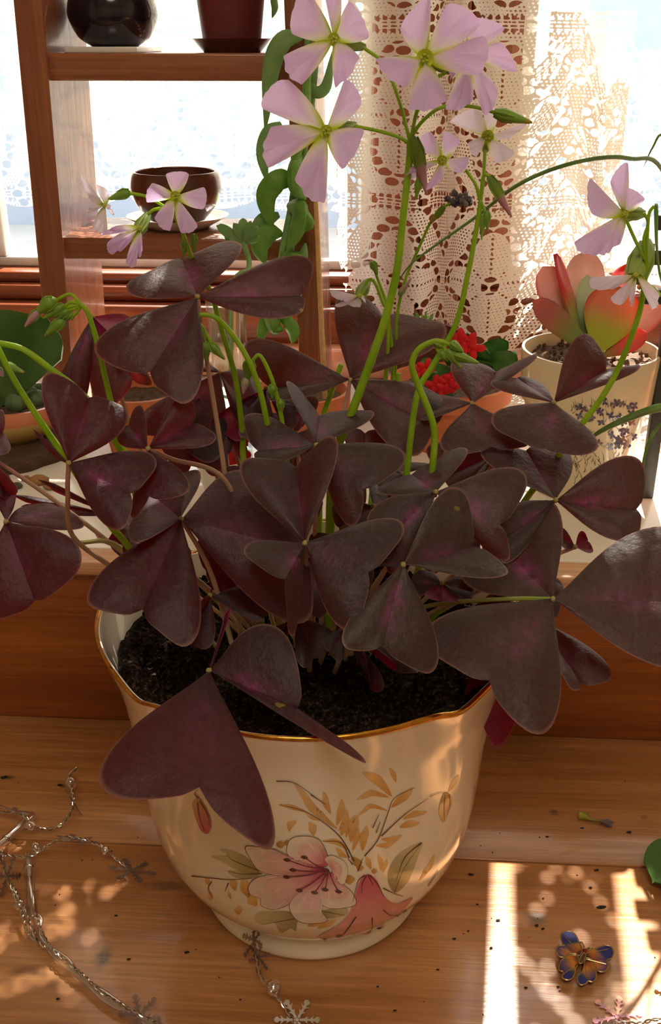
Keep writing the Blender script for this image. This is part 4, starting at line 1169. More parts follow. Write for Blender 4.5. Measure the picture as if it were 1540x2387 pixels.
def fat_leaf(mb, pts, w, th, cfun=None, mi=0, n=12, shape='spoon'):
    """thick succulent leaf along a 3D path; w = widest half-width, th = half-thickness"""
    P = cr(pts, 5); m = len(P)
    T = (P[-1] - P[0]).normalized()
    V = (P[m // 2] - CAM).normalized()
    return P, m
def obovate(mb, base, tip, wpx, Y0, Y1, face=0.0, th=.0022, colf=None, wide=.62, mi=0, curl=.0):
    """broad paddle leaf between two photo points at their own depths, tilted round its axis by face"""
    A, C = atY(*base, Y0), atY(*tip, Y1)
    ax = (C - A); L = ax.length; ax.normalize()
    V = (CAM - (A + C) / 2).normalized()
    side = ax.cross(V).normalized()
    side.rotate(Matrix.Rotation(face, 3, ax))
    nrm = side.cross(ax).normalized()
    hw = wpx * dep((A + C) / 2) / FPX / 2
    nu, nv = 16, 8
    vs, uv, cs = [], [], []
    def wid(t):
        x = t / wide if t < wide else 1 - (t - wide) / (1 - wide)
        return (.16 + .84 * math.sin(math.pi / 2 * min(1, x)) ** 1.2) if t < wide else math.sqrt(max(0, 1 - ((t - wide) / (1 - wide)) ** 2))
    for sgn in (1, -1):
        for i in range(nu + 1):
            t = i / nu
            for j in range(nv + 1):
                s = j / nv * 2 - 1
                e = math.sqrt(max(0, 1 - s * s))
                p = A + ax * (L * t) + side * (hw * wid(t) * s) + nrm * (sgn * th * e * (.5 + .5 * math.sin(math.pi * min(1, t + .15))) + curl * L * math.sin(math.pi * t) * .5 + hw * .18 * s * s)
                vs.append(p); cs.append(colf(t, s) if colf else (1, 1, 1))
    fs = []
    o = (nu + 1) * (nv + 1)
    for i in range(nu):
        for j in range(nv):
            a = i * (nv + 1) + j
            fs.append((a, a + nv + 1, a + nv + 2, a + 1)); fs.append((o + a, o + a + 1, o + a + nv + 2, o + a + nv + 1))
    for i in range(nu):
        for j in (0, nv):
            a = i * (nv + 1) + j; b_ = a + nv + 1
            fs.append((a, a + o, b_ + o, b_) if j == 0 else (a, b_, b_ + o, a + o))
    mb.add(vs, fs, mi, None, cs)
    return mb

# --- flapjack succulent
YK = .285
KC = atY(1377, 812, YK); kr = 160 * dep(KC) / FPX
flap = thing('flapjack_succulent', (KC.x, KC.y, SZ), 'pink and green flapjack succulent in a cream pot printed with blue flowers', 'potted plant')
H = KC.z - SZ
kprof = [(.001, 0), (kr*.66, 0), (kr*.675, .003), (kr*.905, H*.64), (kr*.955, H*.66), (kr*.96, H*.68), (kr, H*.985), (kr*.99, H), (kr*.955, H), (kr*.93, H*.93), (kr*.86, H*.80), (.001, H*.78)]
kb = MB().lathe(kprof, 64, (KC.x, KC.y, SZ))
kpot = kb.build('pot', M_CREAMPOT, flap)
KB = BVHTree.FromPolygons([Vector(v) for v in kb.v[:64*7]], [f for f in kb.f if max(f) < 64*7])
def mound(c, r, z, rough, n=14, na=40):
    b = MB(); vs = [(c.x, c.y, z)]
    for i in range(1, n + 1):
        for k in range(na):
            a = 6.28318 * k / na; q = r * i / n
            vs.append((c.x + q * math.cos(a), c.y + q * math.sin(a), z + random.uniform(-rough, rough) - .002 * (i / n) ** 2))
    fs = [(0, 1 + k, 1 + (k + 1) % na) for k in range(na)]
    for i in range(n - 1):
        for k in range(na):
            k2 = (k + 1) % na
            fs.append((1 + i*na + k, 1 + (i+1)*na + k, 1 + (i+1)*na + k2, 1 + i*na + k2))
    return b.add(vs, fs)
M_GRIT = plain('gritty_soil', (104, 82, 64), .95, .22, 260, bump=.5)
mound(KC, kr*.93, SZ + H*.93, .0018).build('soil', M_GRIT, flap)
gb = MB()
for k in range(120):
    a = random.uniform(0, 6.283); q = kr*.88*math.sqrt(random.random())
    gb.ball((KC.x + q*math.cos(a), KC.y + q*math.sin(a), SZ + H*.935 + random.uniform(0, .002)), random.uniform(.0007, .0018), 0, 6, 4, .3)
gb.build('grit', M_GRIT, flap, False, kind='stuff')
KP = MB()
for k in range(150):
    px, py = random.uniform(1330, 1490), random.uniform(945, 1130)
    if px > 1480 - (py - 945) * .16: continue
    a = random.gauss(-1.57, .5); L = random.uniform(10, 24)
    stroke(KP, [(px, py), (px + L*.5*math.cos(a) + 2, py + L*.5*math.sin(a)), (px + L*math.cos(a), py + L*math.sin(a))], 1.8, random.choice([(96, 92, 56), (120, 112, 66), (84, 76, 52)]), 1, KB)
for k in range(46):
    px, py = random.uniform(1345, 1480), random.choice([random.uniform(935, 985), random.uniform(1000, 1050)])
    c = random.choice([(96, 92, 122), (84, 82, 112), (120, 112, 136), (150, 96, 100)])
    for q in range(4):
        a = q * 1.57 + random.random()
        decal(KP, [(px, py), (px + 6*math.cos(a - .5), py + 6*math.sin(a - .5)), (px + 10*math.cos(a), py + 10*math.sin(a)), (px + 6*math.cos(a + .5), py + 6*math.sin(a + .5))], c, (76, 76, 104), None, 2, KB, 3, 30)
KP.build('printed_flowers', M_PRINT, kpot, label='blue flowers and green stems printed on the pot')
RED, PNKK, GRNK, PAL = s2l((216, 52, 56)), s2l((226, 150, 144)), s2l((172, 190, 104)), s2l((206, 222, 188))
def kcol(top, base, edge, e0=.72, mid=.5):
    top, base, edge = [np.array(x) for x in (top, base, edge)]
    def f(t, s):
        x = min(1, max(0, (t - mid + .22) / .44)); x = x*x*(3-2*x)
        c = lerp(base, top, x)
        k = min(1, max(0, (abs(s) - e0) / (1 - e0))) * min(1, max(0, (t - .25) * 2))
        return tuple(lerp(c, edge, .8 * k))
    return f
O = YK
K1 = s2l((238, 186, 176)); GB = s2l((120, 140, 96))
for base, tip, w, y0, y1, face, f in [
    ((1356, 785), (1364, 586), 92, O + .012, O + .035, .1, kcol(K1, s2l((176, 190, 110)), K1)),
    ((1400, 780), (1462, 618), 62, O + .014, O + .05, -.5, kcol(RED, GRNK, RED, .5, .35)),
    ((1430, 800), (1538, 712), 70, O + .010, O + .03, -.2, kcol(K1, s2l((226, 190, 180)), RED, .7, .3)),
    ((1345, 790), (1262, 622), 82, O + .0, O + .012, .35, kcol(K1, s2l((208, 184, 150)), RED, .85)),
    ((1348, 790), (1293, 592), 52, O - .004, O + .004, 1.1, kcol(s2l((220, 70, 70)), GRNK, RED, .2, .45)),
    ((1366, 800), (1368, 640), 48, O - .002, O + .006, .15, kcol(PAL, s2l((150, 176, 130)), PAL, .9)),
    ((1392, 822), (1448, 668), 128, O - .012, O - .008, -.12, kcol(s2l((236, 146, 112)), s2l((200, 206, 74)), s2l((222, 60, 50)), .8, .52)),
    ((1380, 820), (1241, 700), 62, O - .01, O - .012, .3, kcol(s2l((196, 110, 100)), s2l((146, 156, 84)), s2l((170, 100, 96)), .8, .55)),
    ((1404, 832), (1508, 776), 52, O - .014, O - .020, -.3, kcol(s2l((224, 96, 84)), s2l((170, 140, 70)), RED, .7, .3))]:
    obovate(MB(), base, tip, w, y0, y1, face, .0028, f, .66).build('leaf', M_SUCC, flap)
MB().tube([Vector((KC.x + .002, KC.y, SZ + H*.9)), Vector((KC.x + .002, KC.y, SZ + H*1.2))], [.008, .007], 10).build('stem', M_GREEN, flap)

# --- red-flowering kalanchoe in terracotta
YR = .38
RC = atY(1050, 885, YR); rr = .052
red = thing('red_kalanchoe', (RC.x, RC.y, SZ), 'red-flowering kalanchoe with dark green leaves in a low terracotta pot', 'potted plant')
Hr = RC.z - SZ
MB().lathe([(.001, 0), (rr*.72, 0), (rr*.9, Hr*.72), (rr*.98, Hr*.74), (rr, Hr), (rr*.92, Hr), (rr*.85, Hr*.8), (.001, Hr*.8)], 40, (RC.x, RC.y, SZ)).build('pot', M_TERRA, red)
mound(RC, rr*.9, SZ + Hr*.86, .001).build('soil', M_GRIT, red)
M_DKGREEN = green_material('kalanchoe_leaf', (44, 90, 40), (84, 134, 60), .2, .35)
for px, py, tx, ty, w, f in [(1080, 850, 1135, 812, 44, .5), (1110, 860, 1205, 822, 46, .6), (1090, 840, 1185, 795, 40, .5), (1050, 860, 1000, 880, 40, .2), (1050, 880, 965, 905, 44, .4),
                             (1060, 870, 1120, 880, 44, .2), (1070, 850, 1040, 778, 30, .3), (1090, 860, 1150, 850, 40, .7), (1040, 900, 980, 940, 40, .3), (1060, 900, 1010, 925, 38, .4), (1070, 830, 1090, 775, 30, .4), (1030, 870, 975, 850, 36, .4), (1080, 890, 1140, 905, 40, .3), (1045, 850, 1060, 800, 34, .2)]:
    w *= 1.3
    obovate(MB(), (px, py), (tx, ty), w, YR - .02, YR - .03 + random.uniform(-.02, .02), f, .0012, None, .6).build('leaf', M_DKGREEN, red)
for px, py, tx, ty in [(1050, 850, 1078, 800), (1045, 880, 1030, 905), (1030, 870, 992, 858), (1045, 880, 1050, 880), (1055, 850, 1098, 812)]:
    MB().tube([atY(px, py, YR - .02), atY(tx, ty + 8, YR - .036)], .0012, 6).build('stem', M_GREEN, red)
M_REDP = green_material('red_petal', (196, 8, 20), (224, 22, 30), .25, .5)
for px, py, s in [(1076, 798, 1.0), (1102, 812, .9), (1060, 806, .9), (1090, 795, .8), (1030, 906, 1.0), (1046, 892, .9), (1012, 898, .8), (1054, 880, .7), (992, 856, .7), (980, 866, .6)]:
    fb = MB(); c = atY(px, py, YR - .045)
    Vv = (CAM - c).normalized(); Xa = Vv.orthogonal().normalized(); Ya = Vv.cross(Xa); ph = random.random()
    for k in range(4):
        a = ph + k * 1.5708
        d = (Xa * math.cos(a) + Ya * math.sin(a)); e_ = (Ya * math.cos(a) - Xa * math.sin(a))
        fb.ell(c + d * .0055 * s, (d * .0058 * s, e_ * .0034 * s, Vv * .0008), 10, 6)
    fb.ball(c + Vv * .0006, .0012 * s)
    fb.build('flower', M_REDP, red)

# --- little spiky succulent in front of the lace
YS = .46
SCp = atY(985, 742, YS)
spk = thing('spiky_succulent', (SCp.x, SCp.y, SZ), 'small spiky green succulent rosette in a dark pot below the lace curtain', 'potted plant')
hs = SCp.z - .012 - SZ
MB().lathe([(.001, 0), (.026, 0), (.034, hs*.8), (.036, hs), (.032, hs), (.03, hs*.85), (.001, hs*.85)], 32, (SCp.x, SCp.y, SZ)).build('pot', M_BROWN, spk)
mound(SCp, .031, SZ + hs*.93, .001, 8, 24).build('soil', M_GRIT, spk)
for k in range(26):
    a = k * 2.4; el = .15 + 1.2 * k / 26
    d = Vector((math.cos(a) * math.cos(el), math.sin(a) * math.cos(el), math.sin(el)))
    o_ = Vector((SCp.x, SCp.y, SZ + hs*.95))
    MB().tube([o_, o_ + d * .010, o_ + d * .020 + Vector((0, 0, .002))], [.0028, .003, .0004], 6, flat=.6).build('leaf', M_GREEN, spk)

# --- terracotta pot and saucer behind the leaves, left
YT = .34
TC = atY(322, 905, YT)
ter = thing('terracotta_pot', (TC.x, TC.y, SZ), 'sunlit terracotta pot half hidden behind the purple leaves', 'flower pot')
ht = TC.z - SZ
rt_ = 105 * dep(TC) / FPX
MB().lathe([(.001, 0), (rt_*.7, 0), (rt_*.9, ht*.7), (rt_, ht*.72), (rt_*1.02, ht), (rt_*.93, ht), (rt_*.86, ht*.8), (.001, ht*.8)], 48, (TC.x, TC.y, SZ)).build('pot', M_TERRA, ter)
mound(TC, rt_*.92, SZ + ht*.86, .0015).build('soil', M_GRIT, ter)
# --- second terracotta bowl behind, middle
YT = .345
TC = atY(700, 905, YT); ht = TC.z - SZ; rt_ = .040
ter2 = thing('terracotta_pot', (TC.x, TC.y, SZ), 'terracotta pot glimpsed behind the tall lilac flower stalk', 'flower pot')
MB().lathe([(.001, 0), (rt_*.7, 0), (rt_*.9, ht*.7), (rt_, ht*.72), (rt_*1.02, ht), (rt_*.93, ht), (rt_*.86, ht*.8), (.001, ht*.8)], 48, (TC.x, TC.y, SZ)).build('pot', M_TERRA, ter2)
mound(TC, rt_*.92, SZ + ht*.86, .0015).build('soil', M_GRIT, ter2)
# --- thin cane standing in it
ca, cb = atY(735, 440, YT - .01), atY(752, 840, YT)
cane = thing('plant_cane', (cb.x, cb.y, SZ + ht*.86), 'thin pale wooden cane standing right of the plant ladder', 'cane')
MB().tube([ca, ca.lerp(cb, .5), Vector((TC.x + .02, TC.y, SZ + ht*.8))], [.0017, .0022], 8).build('stick', plain('cane_wood', (206, 166, 110), .5, .1, 200), cane)
MB().ball(ca, .0019).build('tip', plain('cane_end', (214, 180, 130), .5, .1, 200), cane)
# --- red and white dish
DC = atY(522, 1062, .235)
dish = thing('red_dish', (DC.x, DC.y, SZ), 'small white dish with a red inside behind the purple leaves', 'dish')
rd = .021; hd = max(.012, DC.z - SZ)
M_RED = plain('red_glaze', (170, 20, 30), .2, .1, 40, coat=.5)
MB().lathe([(.001, 0), (rd*.6, 0), (rd*.95, hd*.8), (rd, hd), (rd*.94, hd)], 32, (DC.x, DC.y, SZ)).build('bowl', M_WHITEG, dish)
MB().lathe([(rd*.93, hd - .0004), (rd*.85, hd*.7), (rd*.5, hd*.35), (.001, hd*.3)], 32, (DC.x, DC.y, SZ)).build('inside', M_RED, dish)
# --- cactus bowl on a bark slice
YB = .345
BC = atY(22, 928, YB); rb = 128 * dep(BC) / FPX
slice_z = .010
bs = thing('bark_slice', (BC.x, BC.y - .01, SZ), 'dark slice of bark-edged wood under the yellow cactus bowl', 'wood slice')
bb = MB(); N_ = 60
prof = [(.001, 0), (1, 0), (1.02, slice_z*.5), (1, slice_z), (.001, slice_z)]
bb.lathe([(r * rb * 1.22 if r > .01 else .001, z) for r, z in prof], N_, (BC.x, BC.y - .012, SZ), 0, lambda r, z, a: (r * (1 + .05 * math.sin(a*3) + .02 * math.sin(a*11)), 0))
bb.build('wood_disc', M_BARK, bs)
zb = SZ + slice_z; hb_ = BC.z - zb
bowl = thing('cactus_bowl', (BC.x, BC.y, zb), 'yellow and terracotta banded bowl with small cacti and a broad green leaf', 'potted plant')
t = NT('banded_bowl'); gsep = t.n('ShaderNodeSeparateXYZ'); t.l(t.coord(), gsep.inputs[0])
bandc = t.ramp(t.mapr(gsep.outputs[2], zb, zb + hb_), [(0, s2l((196, 160, 96))), (.60, s2l((204, 172, 106))), (.64, s2l((214, 128, 88))), (1, s2l((222, 140, 100)))])
M_BAND = t.done(t.principled(bandc, .35, 0, .5, .15))
MB().lathe([(.001, 0), (rb*.62, 0), (rb*.7, .004), (rb*.9, hb_*.4), (rb*.97, hb_*.7), (rb, hb_), (rb*.93, hb_), (rb*.88, hb_*.8), (.001, hb_*.78)], 56, (BC.x, BC.y, zb)).build('bowl', M_BAND, bowl)
mound(BC, rb*.92, zb + hb_*.86, .0012).build('soil', M_GRIT, bowl)
M_CACT = plain('cactus_green', (96, 122, 84), .6, .15, 200, bump=.3)
for k in range(9):
    a = k * .9; q = rb * (.35 + .3 * (k % 3) / 2)
    cb_ = MB(); r0 = random.uniform(.006, .010)
    cc = Vector((BC.x + q*math.cos(a), BC.y + q*math.sin(a), zb + hb_*.86 + r0*.5))
    cb_.lathe([(.0005, -r0), (r0*.7, -r0*.7), (r0, 0), (r0*.75, r0*.65), (.0005, r0*.9)], 24, cc, 0, lambda r, z, an: (r * (1 + .08 * math.cos(an*8)), 0))
    cb_.build('cactus', M_CACT, bowl)
lb = MB()
M_BROAD = green_material('broad_leaf', (58, 98, 40), (104, 142, 74), .3, .3, 14)
# broad fleshy leaf arching out of the bowl
B0 = Vector((BC.x - .03, BC.y, zb + hb_*.8))
Q = [[B0, atY(-60, 760, YB), atY(0, 722, YB - .01), atY(110, 742, YB - .02)], [B0, atY(-50, 800, YB), atY(40, 800, YB - .015), atY(143, 790, YB - .024)], [B0, atY(-30, 960, YB), atY(40, 925, YB - .015), atY(142, 838, YB - .02)]]
rows = [cr(q, 8) for q in Q]
cols_ = [cr([rows[r][i] for r in range(3)], 6) for i in range(len(rows[0]))]
nn = len(cols_[0])
vs = [p for c in cols_ for p in c] + [p + Vector((0, .0025, -.001)) for c in cols_ for p in c]
fs = []
n0 = len(cols_) * nn
for i in range(len(cols_) - 1):
    for j in range(nn - 1):
        a = i*nn + j
        fs.append((a, a+1, a+nn+1, a+nn)); fs.append((n0+a, n0+a+nn, n0+a+nn+1, n0+a+1))
for i in range(len(cols_) - 1):
    for j in (0, nn - 1):
        a = i*nn + j; fs.append((a, a+nn, n0+a+nn, n0+a))
for j in range(nn - 1):
    a = (len(cols_)-1)*nn + j; fs.append((a, a+1, n0+a+1, n0+a))
lb.add(vs, fs).build('broad_leaf', M_BROAD, bowl, label='broad dark green leaf with a pale sheen')
M_PEB = plain('pebble', (120, 92, 66), .6, .2, 80, bump=.2)
for i, (px, py, r_, c) in enumerate([(38, 1138, 13, (84, 76, 66)), (92, 1128, 20, (170, 120, 70)), (62, 1120, 11, (150, 110, 70)), (118, 1140, 14, (176, 128, 78))]):
    c0 = atZ(px, py, SZ); rr_ = r_ * dep(c0) / FPX
    b_ = MB().ell(c0 + Vector((0, 0, rr_*.5)), ((rr_*1.2, 0, 0), (0, rr_, 0), (0, 0, rr_*.55)), 14, 10, 0, None, .05)
    b_.build('pebble', plain('pebble_stone_%d' % i, c, .6, .2, 90, bump=.2), None, True, ['dark grey pebble on the white sill by the wood slice', 'largest tan pebble on the white sill by the wood slice', 'smallest brown pebble tucked under the edge of the wood slice', 'tan pebble on the white sill nearest the red leaf edge'][i], 'pebble', 'pebbles by the wood slice')
# --- glass jar with a succulent cutting
YG = .33
GC = atY(533, 850, YG)
jar = thing('glass_jar', (GC.x, GC.y, SZ), 'clear glass jar with a teal swirl behind the drooping buds', 'jar')
M_JAR = glass('jar_glass', (.93, .98, .97), .03, .9)
hj = atY(533, 690, YG).z - SZ; rj = .0155
MB().lathe([(.001, 0), (rj, 0), (rj*1.08, .003), (rj*1.15, hj*.4), (rj*.95, hj*.8), (rj*1.05, hj), (rj*.98, hj), (rj*.9, hj*.8), (rj*1.07, hj*.4), (rj, .005), (.001, .004)], 36, (GC.x, GC.y, SZ)).build('glass', M_JAR, jar)
MB().tube([Vector((GC.x + rj*1.16*math.cos(a*.35), GC.y + rj*1.16*math.sin(a*.35), SZ + .03 + a*.0028)) for a in range(-12, 8)], [.001, .004, .001], 6, flat=.4).build('swirl', plain('teal_glass', (130, 200, 190), .1, .1, 50, coat=.5), jar, label='teal glass swirl')
spr = thing('succulent_cutting', (GC.x, GC.y, SZ + .006), 'small green succulent cutting rising in front of the lower ladder shelf', 'cutting')
top_ = atY(566, 560, .36)
MB().tube(cr([Vector((GC.x, GC.y, SZ + .006)), Vector((GC.x + .004, GC.y + .004, SZ + hj)), atY(580, 625, .35), top_], 6), [.0018, .0022], 8).build('stem', M_GREEN2, spr)
for tx, ty, w in [(505, 525, 26), (522, 548, 26), (566, 508, 26), (600, 528, 24), (605, 552, 20), (545, 520, 22), (585, 515, 20)]:
    obovate(MB(), (566, 565), (tx, ty), w, .36, .355 + random.uniform(-.012, .012), .2, .0022, None, .6).build('leaf', M_GREEN2, spr)

# ---------------------------------------------------------------- on the ladder
def on_shelf(name, px, Yc, rpx, prof, zs, mat, label, cat, part='pot'):
    c = atY(px, 300, Yc); c.z = zs
    r = rpx * dep(atY(px, topx(Vector((c.x, c.y, zs)))[1], Yc)) / FPX
    th = thing(name, c, label, cat)
    prof = [tuple(q) for q in cr(prof[1:], 4)]
    MB().lathe([(.0005, 0)] + [(q * r, z * r) for q, z in prof if q > .01] + [(.0005, prof[-1][1] * r)], 56, c).build(part, mat, th)
    return th, c, r
# dark round pot on a white tile
dk, dc, dr = on_shelf('round_pot', 284, .478, 102, [(.001, .0), (.52, 0), (.58, .03), (.82, .2), (1, .58), (.98, .9), (.86, 1.2), (.74, 1.32), (.76, 1.4), (.68, 1.4), (.66, 1.25), (.001, .9)], zs1 + .0045, M_DARK, 'dark blue glazed round pot standing on a white tile', 'pot')
tile = thing('white_tile', (dc.x, dc.y, zs1), 'white tile under the dark round pot on the upper shelf', 'tile')
MB().box((dc.x - dr*.80, LF + .010, zs1), (dc.x + dr*.80, LB - .005, zs1 + .0045), 0, .0008).build('slab', M_WHITEG, tile)
# brown bowl with saucer on the lower shelf
bz = zs2 + .007
br, bc, brr = on_shelf('brown_bowl', 402, .478, 104, [(.001, 0), (.62, 0), (.66, .05), (.9, .34), (1.0, .64), (.98, .88), (.93, 1.01), (.89, 1.03), (.86, 1.0), (.88, .85), (.85, .6), (.001, .4)], bz, M_BROWN, 'brown glazed bowl with a dark open mouth on the lower ladder shelf', 'bowl', 'bowl')
sau = thing('white_saucer', (bc.x, bc.y, zs2), 'white saucer under the brown glazed bowl', 'saucer')
MB().lathe([(.001, .0005), (brr*.7, .0), (brr*.75, .002), (brr*1.12, .0095), (brr*1.14, .0105), (brr*1.1, .0105), (brr*.72, .0045), (.001, .0045)], 48, (bc.x, bc.y, zs2)).build('dish', M_WHITEG, sau)
# maroon pot with saucer, and the trailing succulent that grows in it
mr, mc, mrr = on_shelf('trailing_succulent', 548, .468, 66, [(.001, 0), (.98, 0), (1.0, .03), (1.25, 2.1), (1.34, 2.12), (1.36, 2.5), (1.28, 2.5), (1.2, 2.2), (.001, 2.1)], zs1 + .004, M_MAROON, 'trailing green succulent hanging from a maroon pot over the ladder', 'potted plant')
ms = thing('brown_saucer', (mc.x, mc.y, zs1), 'shallow brown saucer under the maroon pot', 'saucer')
MB().lathe([(.001, .0), (mrr*1.0, .0), (mrr*1.35, .0095), (mrr*1.42, .0105), (mrr*1.36, .0108), (mrr*.98, .003), (.001, .003)], 48, (mc.x, mc.y, zs1)).build('dish', M_BROWN, ms)
YH = .405
zt_ = mc.z + mrr * 2.45
st0 = Vector((mc.x + mrr*.4, mc.y, zt_ - .01))
for path in ([(690, -60), (712, 60), (722, 200), (700, 330), (680, 470), (655, 600), (645, 720), (640, 780)], [(700, -70), (735, 60), (730, 200), (712, 330), (700, 430), (690, 520), (676, 600)]):
    mbp = [st0, Vector((st0.x + .02, YH + .02, st0.z + .012))] + [atY(x, y, YH) for x, y in path]
    MB().tube(cr(mbp, 6), [.0022, .0028, .0024], 8).build('stem', M_GREEN2, mr)
hang = [((705, 86), [(660, 96), (632, 160), (618, 300)], 34, 0), ((655, 288), [(625, 310), (612, 360), (622, 426)], 26, 0), ((635, -30), [(638, 0), (640, 20), (634, 42)], 20, 0),
        ((722, 190), [(735, 215), (760, 200), (775, 120)], 24, 0), ((700, 360), [(688, 400), (692, 440), (712, 466)], 46, 1), ((690, 425), [(650, 420), (620, 460), (634, 536)], 40, 1),
        ((700, 470), [(706, 500), (716, 520), (706, 540)], 36, 1), ((672, 480), [(700, 492), (690, 540), (668, 588)], 44, 1), ((650, 500), [(612, 520), (604, 570), (612, 598)], 34, 0),
        ((655, 545), [(625, 545), (606, 575), (618, 615)], 38, 1), ((668, 590), [(690, 600), (704, 600), (712, 566)], 24, 0), ((655, 590), [(680, 602), (700, 610), (706, 632)], 22, 1),
        ((670, 640), [(690, 660), (685, 700), (660, 742)], 26, 0), ((640, 730), [(625, 735), (612, 770), (606, 810)], 26, 1), ((650, 740), [(672, 752), (684, 775), (680, 800)], 28, 1), ((645, 690), [(630, 720), (640, 760), (660, 770)], 44, 1),
        ((712, 300), [(700, 330), (690, 360), (684, 400)], 26, 1), ((725, 150), [(716, 190), (716, 230), (722, 262)], 24, 1)]
for a, pts, w, kk in hang:
    y = YH - .010 * kk - .004
    P = cr([atY(*a, YH)] + [atY(px, py, y) for px, py in pts], 6)
    w_ = w * dep(P[-1]) / FPX / 2 * 1.3
    lm = MB().tube(P, [w_ * x for x in (.30, .62, .9, 1, 1, .96, .8, .5, .12)], 10, flat=.62)
    lm.build('leaf', M_GREEN2 if kk == 0 else M_GREEN, mr)

# ---------------------------------------------------------------- right edge: stake, grassy plant
YW = .30
sa, sb = atY(1508, 1130, .268), atY(1508, 475, .30)
stake = thing('plant_stake', (sa.x, sa.y, SZ), 'dark stake with short crossbars at the right behind the succulent pot', 'stake')
M_STAKE = plain('dark_stake', (58, 54, 48), .5, .15, 90)
w_ = 15 * dep(sa) / FPX
MB().box((sa.x - w_, sa.y - .004, SZ), (sa.x + w_, sa.y + .004, sb.z + .012), 0, .001).build('post', M_STAKE, stake)
for py, hw in ((517, .018), (598, .022), (690, .02)):
    z = atY(1508, py, .268).z
    MB().box((sa.x - hw, sa.y - .0045, z - .005), (sa.x + hw, sa.y + .0045, z + .005), 0, .001).build('crossbar', M_STAKE, stake)
GX = Vector((atY(1790, 1000, .25).x, .25, SZ))
gr = thing('grassy_plant', GX, 'grassy plant whose long thin leaves arch in from the right', 'potted plant')
MB().lathe([(.001, 0), (.036, 0), (.048, .07), (.052, .072), (.053, .09), (.047, .09), (.045, .08), (.001, .078)], 40, GX).build('pot', M_TERRA, gr)
mound(GX, .045, SZ + .084, .001, 8, 30).build('soil', M_GRIT, gr)
root = GX + Vector((0, 0, .082))
def blade(pts, w, th=.35, sag=0):
    P = cr([root + Vector((random.uniform(-.01, .01), random.uniform(-.01, .01), 0))] + pts, 8)
    MB().tube(P, [w*.7, w, w, w*.9, w*.6, w*.15], 8, flat=th).build('leaf', M_BLADE, gr)
blade([atY(1600, 560, .20), atY(1540, 392, .13), atY(1470, 370, .09), atY(1400, 368, .07), atY(1300, 390, .05), atY(1200, 435, .04), atY(1110, 505, .035), atY(1010, 575, .03), atY(945, 630, .03), atY(900, 715, .04)], .0011, .8)
blade([atY(1620, 950, .20), atY(1540, 950, .16), atY(1470, 972, .13), atY(1395, 1008, .11), atY(1330, 1060, .10)], .0030, .3)
blade([atY(1600, 960, .22), atY(1545, 985, .19), atY(1510, 1035, .19), atY(1494, 1110, .19), atY(1490, 1160, .19)], .0016, .4)
blade([atY(1580, 420, .2), atY(1545, 318, .16), atY(1520, 345, .15), atY(1500, 388, .15)], .0009, .8)
blade([atY(1560, 700, .22), atY(1530, 480, .2), atY(1528, 560, .19), atY(1536, 640, .18)], .0010, .6)

# ---------------------------------------------------------------- on the pine board
# enamel butterfly badge
def bz_(p): return (1180 + p[0] / 4.278, 1850 + p[1] / 4.278)
but = thing('butterfly_badge', atZ(1362, 2240, 0), 'blue and orange enamel butterfly badge lying on the pine board', 'badge')
BH = .0052
def flat(p): return atZ(*bz_(p), BH)
X3, Y3_, Z3 = Vector((1, 0, 0)), Vector((0, 1, 0)), Vector((0, 0, 1))
bctr = flat((760, 1630))
def enamel(p):
    d = math.hypot(p.x - bctr.x, p.y - bctr.y) / .0038
    c = [(0, (60, 30, 26)), (1.1, (84, 40, 24)), (1.6, (214, 120, 26)), (2.15, (200, 130, 40)), (2.6, (52, 84, 58)), (3.1, (44, 46, 116)), (6, (38, 36, 104))]
    for (a, ca_), (b_, cb_) in zip(c, c[1:]):
        if d <= b_:
            t_ = (d - a) / (b_ - a); return tuple(lerp(np.array(s2l(ca_)), np.array(s2l(cb_)), t_))
    return s2l((38, 36, 104))
M_ENAMEL = vcol('enamel', .55, 0, var=.25, spec=.15); M_BRASS = plain('brass', (196, 172, 120), .3, .12, 300, metal=1.0)
wings = {'fore_wing': [[(740, 1540), (715, 1460), (680, 1400), (620, 1372), (560, 1388), (542, 1430), (555, 1485), (580, 1512), (520, 1520), (500, 1560), (518, 1612), (560, 1630), (620, 1600), (690, 1600), (725, 1615), (745, 1575)],
         [(790, 1595), (850, 1562), (930, 1530), (990, 1512), (1050, 1530), (1068, 1582), (1045, 1640), (1000, 1660), (1012, 1710), (990, 1762), (940, 1775), (900, 1752), (878, 1690), (840, 1650), (790, 1632)]],
         'hind_wing': [[(718, 1625), (680, 1602), (620, 1607), (560, 1640), (527, 1690), (532, 1750), (568, 1770), (556, 1820), (600, 1848), (650, 1835), (680, 1780), (690, 1710), (715, 1680)],
         [(785, 1645), (770, 1700), (758, 1760), (715, 1800), (707, 1850), (740, 1897), (790, 1885), (815, 1860), (860, 1866), (890, 1830), (895, 1760), (880, 1700), (838, 1655)]]}
for nm, lst in wings.items():
    for w in lst:
        poly = [flat(p) for p in w]
        sm = cr([p.to_2d() for p in poly], 4, True)
        zz = BH - .0012 if nm == 'fore_wing' else BH - .0018
        wing = MB().prism(sm, .0013, X3, Y3_, Z3, Vector((0, 0, zz)), 0, enamel).build(nm, M_ENAMEL, but, False)
        ring_ = [Vector((p.x, p.y, zz + .0011)) for p in sm]
        MB().tube(ring_ + [ring_[0]], .00042, 6).build('wing_rim', M_BRASS, wing)
        cen = sum(ring_, Vector()) / len(ring_)
        for f in (.25, .55, .8):
            q = ring_[int(f * len(ring_))]
            MB().tube([bctr.lerp(q, .45) * 1.0 + Vector((0, 0, zz + .0014 - bctr.lerp(q, .45).z)), q.lerp(cen, .25) + Vector((0, 0, .0003))], .00022, 5).build('enamel_wire', M_BRASS, wing)
